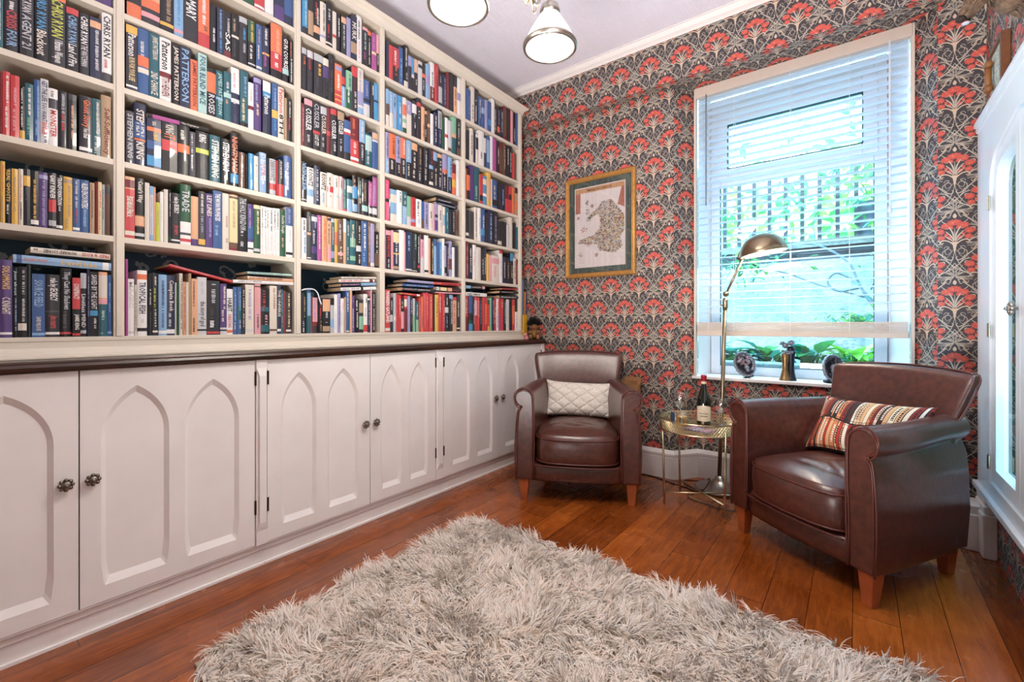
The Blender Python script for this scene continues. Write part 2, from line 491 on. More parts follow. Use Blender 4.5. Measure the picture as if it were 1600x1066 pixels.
wallpaper('wall_back_right', (0, YP, 0), (1,0,0), Z, 0.333, XR, 0, ZS, 0.395, 2.55-0.334*2)
wallpaper('wall_under_window', (0, YN, 0), (1,0,0), Z, -0.886, 0.243, 0, 0.692, -0.886+.04, 0.64)
# right wall seen at a grazing angle: u runs towards the camera
wallpaper('wall_right', (XR, YP, 0), (0,-1,0), Z, 0, 2.2, 0, H, 0.10, 2.2, holes=((YP-2.857, YP-2.02, 0.36, 1.88),))

b = MB(); b.box(XW-.1, XR+.1, -2.6, 3.4, -0.05, 0); tag(b.build('floor', M['floor']), kind='structure')
b = MB(); b.box(XW-.1, XR+.1, -2.6, 3.4, H, H+.05); tag(b.build('ceiling', M['ceiling']), kind='structure')
b = MB(); b.box(XW-.06, XW, -2.6, 3.4, 0, H); tag(b.build('wall_left', M['ceiling_white']), kind='structure')
b = MB(); b.box(XR, XR+.05, -2.6, 0.955, 0, H); tag(b.build('wall_right_near', M['ceiling_white']), kind='structure')
b = MB(); b.box(XW, XR, -2.65, -2.6, 0, H); tag(b.build('wall_rear', M['ceiling_white']), kind='structure')
# coving on the bulkhead
b = MB(); prof = [(0, ZC), (0.004, ZC), (0.006, ZC+.006), (0.030, ZC+.018), (0.046, ZC+.034), (0.050, ZC+.040), (0.060, ZC+.040), (0.060, H)]
b.grid(lambda i, j: ((XW, XR)[i], YB-prof[j][0], prof[j][1]), 2, len(prof)); tag(b.build('trim_1', M['ceiling_white']), kind='structure')

# skirting boards
def skirt(name, pts, h=0.194, t=0.02):
    """pts: wall line; room side is to the right when walking the line"""
    prof = [(t, 0), (t, h-.05), (t-.002, h-.045), (t-.002, h-.04), (t+.003, h-.036), (t+.003, h-.022), (t-.004, h-.012), (t-.008, h-.006), (t-.012, h), (0, h)]
    P = [Vector((p[0], p[1], 0)) for p in pts]; b = MB()
    offs = []
    for i, p in enumerate(P):
        n = Vector((0,0,0)); dd = []
        for a, c in ((i-1, i), (i, i+1)):
            if 0 <= a and c < len(P):
                d = (P[c]-P[a]).normalized(); dd.append(Vector((d.y, -d.x, 0)))
        n = sum(dd, Vector((0,0,0))).normalized(); n = n/max(0.3, n.dot(dd[0])); offs.append(n)
    b.grid(lambda i, j: P[i]+offs[i]*prof[j][0]+Vector((0,0,prof[j][1])), len(P), len(prof))
    tag(b.build(name, M['white_paint']), kind='structure')
skirt('baseboard_back', [(-2.0, YP), (-1.000, YP), (-0.886, YN), (0.243, YN), (0.333, YP), (0.36, YP)])
b = MB(); b.box(0.36, XR, 3.01, YP, 0, 0.21); b.box(0.36, XR, 2.998, YP, 0, 0.17)
tag(b.build('baseboard_right', M['white_paint'], bevel=0.006), kind='structure')
# ------------------------------------------------------------------ garden window
YF = 3.50
fl, fr_, fb, ft = -0.842, 0.150, 0.711, 2.690
b = MB()      # reveal: sides, head
b.add([(-0.880,YN,.70),(-0.842,YF+.02,.70),(-0.842,YF+.02,2.75),(-0.880,YN,2.75)], [(0,1,2,3)])
b.add([(0.236,YN,.70),(0.150,YF+.02,.70),(0.150,YF+.02,2.75),(0.236,YN,2.75)], [(3,2,1,0)])
b.add([(-0.90,YN,2.70),(0.25,YN,2.70),(0.25,YF+.02,2.70),(-0.90,YF+.02,2.70)], [(0,1,2,3)])
tag(b.build('trim_2', M['white_paint']), kind='structure')
b = MB(); b.box(-0.915, 0.262, 3.272, YF+.03, 0.690, 0.711)
tag(b.build('window_sill', M['white_paint'], bevel=0.004), kind='structure')
# PVC frame with transom and an opening top light
wn = empty('window_1', (0, 0, 0)); tag(wn, kind='structure')
def ring(b, x0, x1, z0, z1, w, y0, y1, wb=None, wt=None):
    wb = w if wb is None else wb; wt = w if wt is None else wt
    b.box(x0, x0+w, y0, y1, z0, z1); b.box(x1-w, x1, y0, y1, z0, z1)
    b.box(x0+w, x1-w, y0, y1, z0, z0+wb); b.box(x0+w, x1-w, y0, y1, z1-wt, z1)
b = MB(); ring(b, fl, fr_, fb, ft, 0.062, YF, YF+.06, wt=0.07); b.box(fl+.062, fr_-.062, YF, YF+.06, 2.062, 2.125)
b.build('window_frame', M['pvc'], wn, bevel=0.005)
b = MB(); ring(b, fl+.045, fr_-.045, 2.10, 2.56+.06, 0.075, YF-.022, YF+.03, wb=.075, wt=.14)
b.build('top_sash', M['pvc'], wn, bevel=0.005)
b = MB(); g = .006
ring(b, fl+.056, fr_-.056, fb+.056, 2.068, g+.003, YF+.004, YF+.02)
ring(b, fl+.115, fr_-.115, 2.17, 2.485, g, YF-.024, YF+.0)
b.build('glazing_seal', flat('dark_teal_seal', '#15414d', 0.5), wn)
b = MB(); b.box(fl+.06, fr_-.06, YF+.03, YF+.033, fb+.06, 2.066); b.box(fl+.118, fr_-.118, YF+.008, YF+.011, 2.172, 2.482)
b.build('glass_pane', M['pane'], wn)

# venetian blind
bl = empty('venetian_blind', (0, 0, 0)); tag(bl, 'white venetian blind with beige rails, pulled most of the way down over the window', 'blind')
xl, xr = -0.882, 0.236
b = MB(); b.box(xl-.006, xr+.008, 3.262, 3.30, 2.636, 2.704); b.build('headrail', M['headrail'], bl, bevel=.002)
b = MB(); z = 2.615; zs = []
while z > 1.10:
    zs.append(z); b.add([(xl+.008,3.272,z),(xr-.012,3.272,z),(xr-.012,3.297,z+.0035),(xl+.008,3.297,z+.0035),(xl+.008,3.322,z),(xr-.012,3.322,z),
                         (xl+.008,3.272,z-.003),(xr-.012,3.272,z-.003),(xr-.012,3.297,z+.0005),(xl+.008,3.297,z+.0005),(xl+.008,3.322,z-.003),(xr-.012,3.322,z-.003)],
                        [(0,1,2,3),(3,2,5,4),(6,9,8,7),(9,10,11,8),(0,6,7,1),(4,5,11,10),(0,3,9,6),(3,4,10,9),(1,7,8,2),(2,8,11,5)])
    z -= 0.0475
tp = NT('blind_slat_paint'); tp.b.inputs['Base Color'].default_value = srgb('#eef1f5'); tp.set(Roughness=0.35)
tb = tp.node('ShaderNodeBsdfTranslucent'); tb.inputs[0].default_value = (.75, .88, 1, 1); ms = tp.node('ShaderNodeMixShader'); ms.inputs[0].default_value = 0.5
tp.L(tp.b.outputs[0], ms.inputs[1]); tp.L(tb.outputs[0], ms.inputs[2]); tp.L(ms.outputs[0], tp.out.inputs[0])
b.build('slats', tp.mat, bl)
b = MB(); z = 1.082
for k in range(7): b.box(xl+.006, xr-.010, 3.270, 3.322, z-.009, z-.0015); z -= 0.0088
b.box(xl+.004, xr-.008, 3.266, 3.326, 0.990, z-.001); b.build('bottom_rail', M['headrail'], bl, bevel=.002)
b = MB()
for x in (-0.805, -0.645, -0.325, -0.03, 0.15):
    for y in (3.270, 3.324): b.tube([(x, y, 2.64), (x, y, 1.0)], 0.0011, 5)
b.build('ladder_cords', M['pvc'], bl)
b = MB()
for x in (-0.645, -0.325, 0.09):       # loops of spare cord lying on the stacked slats
    for s in (0, 1):
        pts = [(x+.05*math.cos(a*.9+s)*(1-.05*a), 3.262, 1.045+.018*math.sin(a*1.7+s*2)) for a in np.linspace(0, 7, 30)]
        b.tube(pts, .0012, 4)
b.build('spare_cord', M['headrail'], bl)
b = MB(); b.tube([(-0.815, 3.255, 2.64), (-0.815, 3.255, 1.88)], 0.0045, 8); b.build('tilt_wand', flat('grey_wand', '#77808c', .4), bl)
b = MB(); pts = [(0.146, 3.252, 2.64), (0.146, 3.252, 2.05), (0.149, 3.252, 1.72)]
b.tube(pts, .0016, 5); b.tube([(0.151, 3.252, 2.64), (0.150, 3.252, 1.72)], .0016, 5)
b.tube(catmull([(0.149, 3.252, 1.69), (0.144, 3.252, 1.5), (0.152, 3.252, 1.35), (0.146, 3.252, 1.22), (0.140, 3.252, 1.13)]), .0013, 5)
b.build('pull_cord', M['pvc'], bl)
b = MB(); b.lathe([(0, .02), (.006, .018), (.009, -.012), (.011, -.018), (0, -.02)], 10, (0.149, 3.252, 1.705)); b.build('cord_tassel', M['pvc'], bl, smooth=True)
# thin casing strips either side of the blind
b = MB(); b.box(-0.898, -0.884, 3.268, YN, .711, 2.704); b.box(0.238, 0.254, 3.268, YN, .711, 2.704)
tag(b.build('trim_3', M['headrail']), kind='structure')

# ------------------------------------------------------------------ arched side window in the right wall
def tudor(y0, y1, z0, zs, za, r, n=8):
    """low pointed arch outline in (y, z): rounded shoulders then a slow rise to the apex"""
    ym = (y0+y1)/2; sl = (za-(zs+r))/(ym-y0-r)
    R = [(y1-r+r*math.cos(math.pi/2*k/n), zs+r*math.sin(math.pi/2*k/n)) for k in range(n+1)]
    L = [(y0+y1-p[0], p[1]) for p in reversed(R)]
    return [(y0, z0), (y1, z0)]+R+[(ym, za)]+L
def half_leaf(y0, y1, z0, zs, za, r, n=8):
    """one leaf of the arch: shoulder at y1, tall straight edge at y0"""
    R = [(y1-r+r*math.cos(math.pi/2*k/n), zs+r*math.sin(math.pi/2*k/n)) for k in range(n+1)]
    return [(y0, z0), (y1, z0)]+R+[(y0, za)]
def holed_plate(b, outer, inner, x_face, x_in, mi=0, depth_in=None):
    """plate facing -x or +x with one opening; walls join x_face to x_in"""
    loops = [[Vector((p[0], p[1], 0)) for p in outer]] + [[Vector((p[0], p[1], 0)) for p in i] for i in inner]
    tris = tessellate_polygon(loops); flatp = [p for l in loops for p in l]
    b.add([(x_face, p.x, p.y) for p in flatp], tris, mi)
    for l in loops:
        n = len(l)
        b.add([(x_face, p.x, p.y) for p in l]+[(x_in, p.x, p.y) for p in l], [(i, (i+1) % n, n+(i+1) % n, n+i) for i in range(n)], mi)
sw = empty('window_2', (0, 0, 0)); tag(sw, kind='structure')
b = MB()
out = [(1.78, .312), (3.10, .312), (3.10, 2.012), (1.78, 2.012)]
inn = tudor(2.02, 2.862, .372, 1.66, 1.862, .15)
holed_plate(b, out, [inn], 0.468, 0.507)
b.build('casing', M['pvc'], sw)
b = MB(); b.box(0.45, 0.52, 1.75, 3.115, .285, .312); b.box(0.455, .507, 1.76, 3.105, 2.012, 2.036); b.box(0.462, .507, 1.78, 3.10, 1.985, 2.012); b.build('ledge', M['pvc'], sw, bevel=.004)
for sgn in (1, -1):
    def mir(P): return P if sgn > 0 else [(4.882-p[0], p[1]) for p in reversed(P)]
    lf = empty('casement', (0, 0, 0)); lf.parent = sw
    o_ = mir(half_leaf(2.443, 2.857, .377, 1.66, 1.852, .146)); i_ = mir(half_leaf(2.500, 2.802, .435, 1.655, 1.785, .10))
    b = MB(); holed_plate(b, o_, [i_], 0.478, 0.515); b.build('casement_frame', M['pvc'], lf)
    b = MB(); b.add([(0.502, p[0], p[1]) for p in i_], tessellate_polygon([[Vector((p[0], p[1], 0)) for p in i_]])); b.build('glass_pane', M['pane'], lf)
    for z in (1.60, 1.04, 0.46):
        y = 2.858 if sgn > 0 else 2.024
        b = MB(); b.box(.464, .468, y-.012, y+.012, z-.03, z+.03); b.tube([(.463, y-.004, z-.03), (.463, y-.004, z+.03)], .004, 6); b.build('hinge', M['brass'], lf)
b = MB(); b.box(.456, XR, 2.925, 3.12, 0, .20); b.box(.462, XR, 2.935, 3.12, .20, .235); b.box(.466, XR, 2.95, 3.12, .235, .285)
tag(b.build('trim_4', M['white_paint'], bevel=.008), kind='structure')
def knob(parent, loc, axis, r=.022, mat=None, name='knob'):
    b = MB(); s = axis
    b.lathe([(.006, 0), (.006, s*.014), (.012, s*.016), (.016, s*.02), (.010, s*.028), (0, s*.030)], 12, axis='x')
    for k in range(8):
        a = 2*math.pi*k/8; b.ball((s*.019, r*.72*math.cos(a), r*.72*math.sin(a)), r*.31, 7, 5)
    for k in range(6):
        a = 2*math.pi*k/6+.3; b.ball((s*.025, r*.36*math.cos(a), r*.36*math.sin(a)), r*.2, 6, 4)
    b.ball((s*.031, 0, 0), r*.27, 8, 6)
    return b.build(name, mat or M['pewter'], parent, loc=loc, smooth=True)
knob(sw, (0.478, 2.468, 1.124), -1, .026, M['nickel'])
# ------------------------------------------------------------------ bookcase and cupboards
XB = -2.20                       # front of the shelves
SH = [1.020, 1.394, 1.681, 1.961, 2.243, 2.528]
BAYS = [(-0.21, 0.434), (0.470, 1.115), (1.152, 1.619), (1.656, 2.305), (2.344, 2.977)]
case = empty('bookcase', (XB, 1.4, 0.95)); tag(case, 'cream built-in bookcase of five bays packed with books, standing on the dark worktop', 'bookcase')
def cpart(b, name, mat, **k):
    b.v = [(x-XB, y-1.4, z-0.95) for x, y, z in b.v]; return b.build(name, mat, case, **k)
P0 = [(-0.246, -0.21), (0.434, 0.470), (1.115, 1.152), (1.619, 1.656), (2.305, 2.344), (2.977, 3.021)]
for i, (a, c) in enumerate(P0):
    b = MB(); b.box(XW+.001, XB, a+.002, c-.002, .98, 2.80)
    b.box(XB-.002, XB+.006, a+.009, c-.009, 1.02, 2.80)
    cpart(b, 'upright', M['shelf_paint'], bevel=.0015)
for (y0, y1) in BAYS:
    for k, z in enumerate(SH[1:]):
        b = MB(); b.box(XW+.012, XB-.002, y0-.002, y1+.002, z-.021, z); cpart(b, 'shelf', M['shelf_paint'])
b = MB(); b.box(XW+.001, XW+.010, -0.24, 3.0, .98, 2.80); cpart(b, 'back_panel', M['teal_paper'])
b = MB(); b.box(XW+.001, XB, -0.246, 3.021, 2.80, 2.83); cpart(b, 'top_board', M['shelf_paint'])
b = MB(); prof = [(0, 2.796), (.006, 2.796), (.006, 2.81), (.010, 2.816), (.012, 2.826), (.022, 2.836), (.034, 2.842), (.040, 2.850), (.042, 2.858), (-.02, 2.862)]
def mould(b, prof, y0, y1, x):     # moulding along the front that returns round the far end
    b.grid(lambda i, j: [(x+prof[j][0], y0, prof[j][1]), (x+prof[j][0], y1+prof[j][0], prof[j][1]), (XW+.002, y1+prof[j][0], prof[j][1])][i], 3, len(prof))
mould(b, prof, -.246, 3.021, XB); cpart(b, 'cornice', M['shelf_paint'])
b = MB(); prof = [(-.24, 1.020), (0, 1.020), (.003, 1.018), (.003, 1.006), (.0, 1.004), (.001, .982), (.008, .978), (.012, .972), (.016, .962), (.022, .960), (.024, .954), (.030, .952), (.030, .947)]
mould(b, prof, -.246, 3.021, XB); b.box(XW+.001, XB-.001, -.24, 3.018, 1.0, 1.0195); cpart(b, 'plinth_moulding', M['shelf_paint'])

b = MB(); prof = [(0, .912), (.016, .911), (.022, .918), (.024, .927), (.020, .936), (.012, .941), (.010, .946), (-.02, .946)]
b.grid(lambda i, j: (-2.068+prof[j][0], (-.30, 3.150)[i], prof[j][1]), 2, len(prof)); b.box(XW+.002, -2.066, -.30, 3.150, .912, .9459)
tag(b.build('worktop', M['worktop']), 'dark stained wooden worktop with a rounded edge running above the white cupboards', 'worktop')

def lancet(y0, y1, z0, zs, za, n=10):
    w = (y1-y0)/2; hh = za-zs; R = (w*w+hh*hh)/(2*w)
    am = math.asin(min(1, hh/R)); right = [(y1-R+R*math.cos(am*k/n), zs+R*math.sin(am*k/n)) for k in range(n+1)]
    left = [(y0+y1-p[0], p[1]) for p in reversed(right[:-1])]
    c = .010   # stopped chamfer near the foot
    return [(y0+c, z0), (y1-c, z0), (y1-c*.6, z0+.012), (y1, z0+.075)] + right + left + [(y0, z0+.075), (y0+c*.6, z0+.012)]
XD = -2.070
def door(name_label, y0, y1, knob_y, hinge_y, arches, root, z0=.106, z1=.908):
    d = empty('door', (0, 0, 0)); d.parent = root
    loops = [[Vector((y0, z0, 0)), Vector((y1, z0, 0)), Vector((y1, z1, 0)), Vector((y0, z1, 0))]]
    b = MB(); inner = []
    for (a, c) in arches:
        o = lancet(a, c, .160, .67, .845); i = lancet(a+.014, c-.014, .186, .67, .820); inner.append((o, i)); loops.append([Vector((p[0], p[1], 0)) for p in o])
    allp = [p for l in loops for p in l]
    b.add([(XD, p.x, p.y) for p in allp], tessellate_polygon(loops))
    for o, i in inner:
        n = len(o); dp = .013
        b.add([(XD, p[0], p[1]) for p in o]+[(XD-dp, p[0], p[1]) for p in i], [(k, (k+1) % n, n+(k+1) % n, n+k) for k in range(n)])
        b.add([(XD-dp, p[0], p[1]) for p in i], tessellate_polygon([[Vector((p[0], p[1], 0)) for p in i]]))
    b.box(XD-.022, XD-.0005-.0135, y0, y1, z0, z1)
    for (ya, yb) in ((y0, y0), (y1, y1)):
        b.add([(XD-.02, ya, z0), (XD, ya, z0), (XD, ya, z1), (XD-.02, ya, z1)], [(0,1,2,3)])
    b.add([(XD-.02, y0, z1), (XD, y0, z1), (XD, y1, z1), (XD-.02, y1, z1)], [(0,1,2,3)])
    b.add([(XD-.02, y0, z0), (XD, y0, z0), (XD, y1, z0), (XD-.02, y1, z0)], [(0,1,2,3)])
    b.build('door_panel', M['white_paint'], d)
    knob(d, (XD, knob_y, .538), 1, .0215)
    for z in (.83, .27):
        h = MB(); h.tube([(XD+.002, hinge_y, z-.03), (XD+.002, hinge_y, z+.03)], .0045, 6); h.build('hinge', M['dark_metal'], d)
def cup(label, y0, y1, doors, pil):
    r = empty('cupboard', (0, 0, 0)); tag(r, label, 'cupboard', 'white cupboards under the bookcase')
    b = MB(); b.box(XW+.002, XD-.026, y0, y1, .10, .911); b.build('carcass', M['white_paint'], r)
    b = MB(); prof = [(.0, .100), (.012, .098), (.020, .088), (.021, .070), (.013, .064), (.012, .030), (.012, .012), (.020, .010), (.020, 0)]
    b.grid(lambda i, j: (-2.108+prof[j][0], (y0, y1)[i], prof[j][1]), 2, len(prof)); b.box(XW+.01, -2.108, y0, y1, 0, .1); 
    b.add([(XD-.03, y0, .1), (-2.096, y0, .1), (-2.096, y1, .1), (XD-.03, y1, .1)], [(0,1,2,3)])
    b.box(XD-.03, XD-.003, y0, y1, .098, .104)
    b.build('plinth', M['white_paint'], r)
    for dd in doors: door(None, *dd, root=r)
    if pil:
        a, c = pil; b = MB(); m = (a+c)/2; w = (c-a)/2
        zz = [(.104, 1, .004), (.165, 1, .004), (.20, .55, .012), (.70, .55, .012), (.84, .55, .012), (.875, 1, .004), (.911, 1, .004)]
        b.grid(lambda i, j: [(XD-.02, m-w*zz[j][1]-.004, zz[j][0]), (XD+zz[j][2]+.004, m-w*zz[j][1], zz[j][0]), (XD+zz[j][2]+.004, m+w*zz[j][1], zz[j][0]), (XD-.02, m+w*zz[j][1]+.004, zz[j][0])][i], 4, len(zz))
        b.box(XD-.02, XD+.003, a, c, .104, .911)
        b.build('pilaster', M['white_paint'], r)
cup('white cupboard nearest the camera, with two touching knobs, its left door cut off', -.236, .927,
    [(-.236, .3205, .288, -.20, [(-.19, .0), (.045, .262)]), (.3245, .878, .354, .880, [(.378, .572), (.622, .815)])], (.882, .926))
cup('white cupboard with four arched panels in the middle of the row', .928, 1.996,
    [(.930, 1.4585, 1.424, .932, [(.990, 1.158), (1.216, 1.390)]), (1.4625, 1.932, 1.490, 1.934, [(1.529, 1.672), (1.727, 1.870)])], (1.938, 1.994))
cup('white cupboard at the far end, partly behind the armchair with the cream cushion', 1.997, 3.150,
    [(2.000, 2.545, 2.508, 2.003, [(2.075, 2.245), (2.315, 2.485)]), (2.549, 3.112, 2.586, 3.110, [(2.625, 2.80), (2.87, 3.05)])], (3.114, 3.149))
# ------------------------------------------------------------------ books
PAL = dict(K='#17161b', k='#2b2a31', D='#4a4a50', N='#232a4c', B='#2a5a98', b='#7fb0dc', C='#1c94d0', T='#17616f', t='#a9d3cf', G='#1f5a3c', g='#7fbf9a',
           R='#d3222a', r='#7d1a22', O='#ee6a24', o='#e9a978', Y='#eab422', y='#f0d596', W='#eeebe8', w='#e2d6c6', P='#53347c', p='#9c97c8', M='#b23a94',
           m='#e79aa6', S='#b9bcc2', s='#cfcdd0', E='#6d4a36', e='#b5946e', L='#c8cf2a', H='#ee2f78')
def pc(c):
    r = srgb(PAL[c])[:3]; g = sum(r)/3
    return tuple(g+(x-g)*.80 for x in r)
CN = dict(K='black', k='charcoal', D='grey', N='navy', B='blue', b='light blue', C='bright blue', T='teal', t='pale teal', G='dark green', g='pale green', R='red', r='dark red',
          O='orange', o='peach', Y='yellow', y='pale yellow', W='white', w='cream', P='purple', p='lilac', M='magenta', m='pink', S='silver', s='pale grey', E='brown', e='tan', L='lime green', H='hot pink')
ORD = ['', 'first', 'second', 'third', 'fourth', 'fifth', 'sixth', 'seventh', 'eighth', 'ninth', 'tenth', 'eleventh', 'twelfth', 'thirteenth', 'fourteenth', 'fifteenth',
       'sixteenth', 'seventeenth', 'eighteenth', 'nineteenth', 'twentieth'] + ['twenty-'+x for x in ('first', 'second', 'third', 'fourth', 'fifth', 'sixth', 'seventh', 'eighth', 'ninth')] + ['thirtieth', 'thirty-first', 'thirty-second', 'thirty-third', 'thirty-fourth']
CY, SY = math.cos(math.radians(37.33)), math.sin(math.radians(37.33))
def at_x(px, py, X):
    t = (px-800)/704.7; k = X/(CY*t-SY)
    return (SY*t+CY)*k, CAM_H-(py-509)/704.7*k
XS = XB-.004            # spine plane
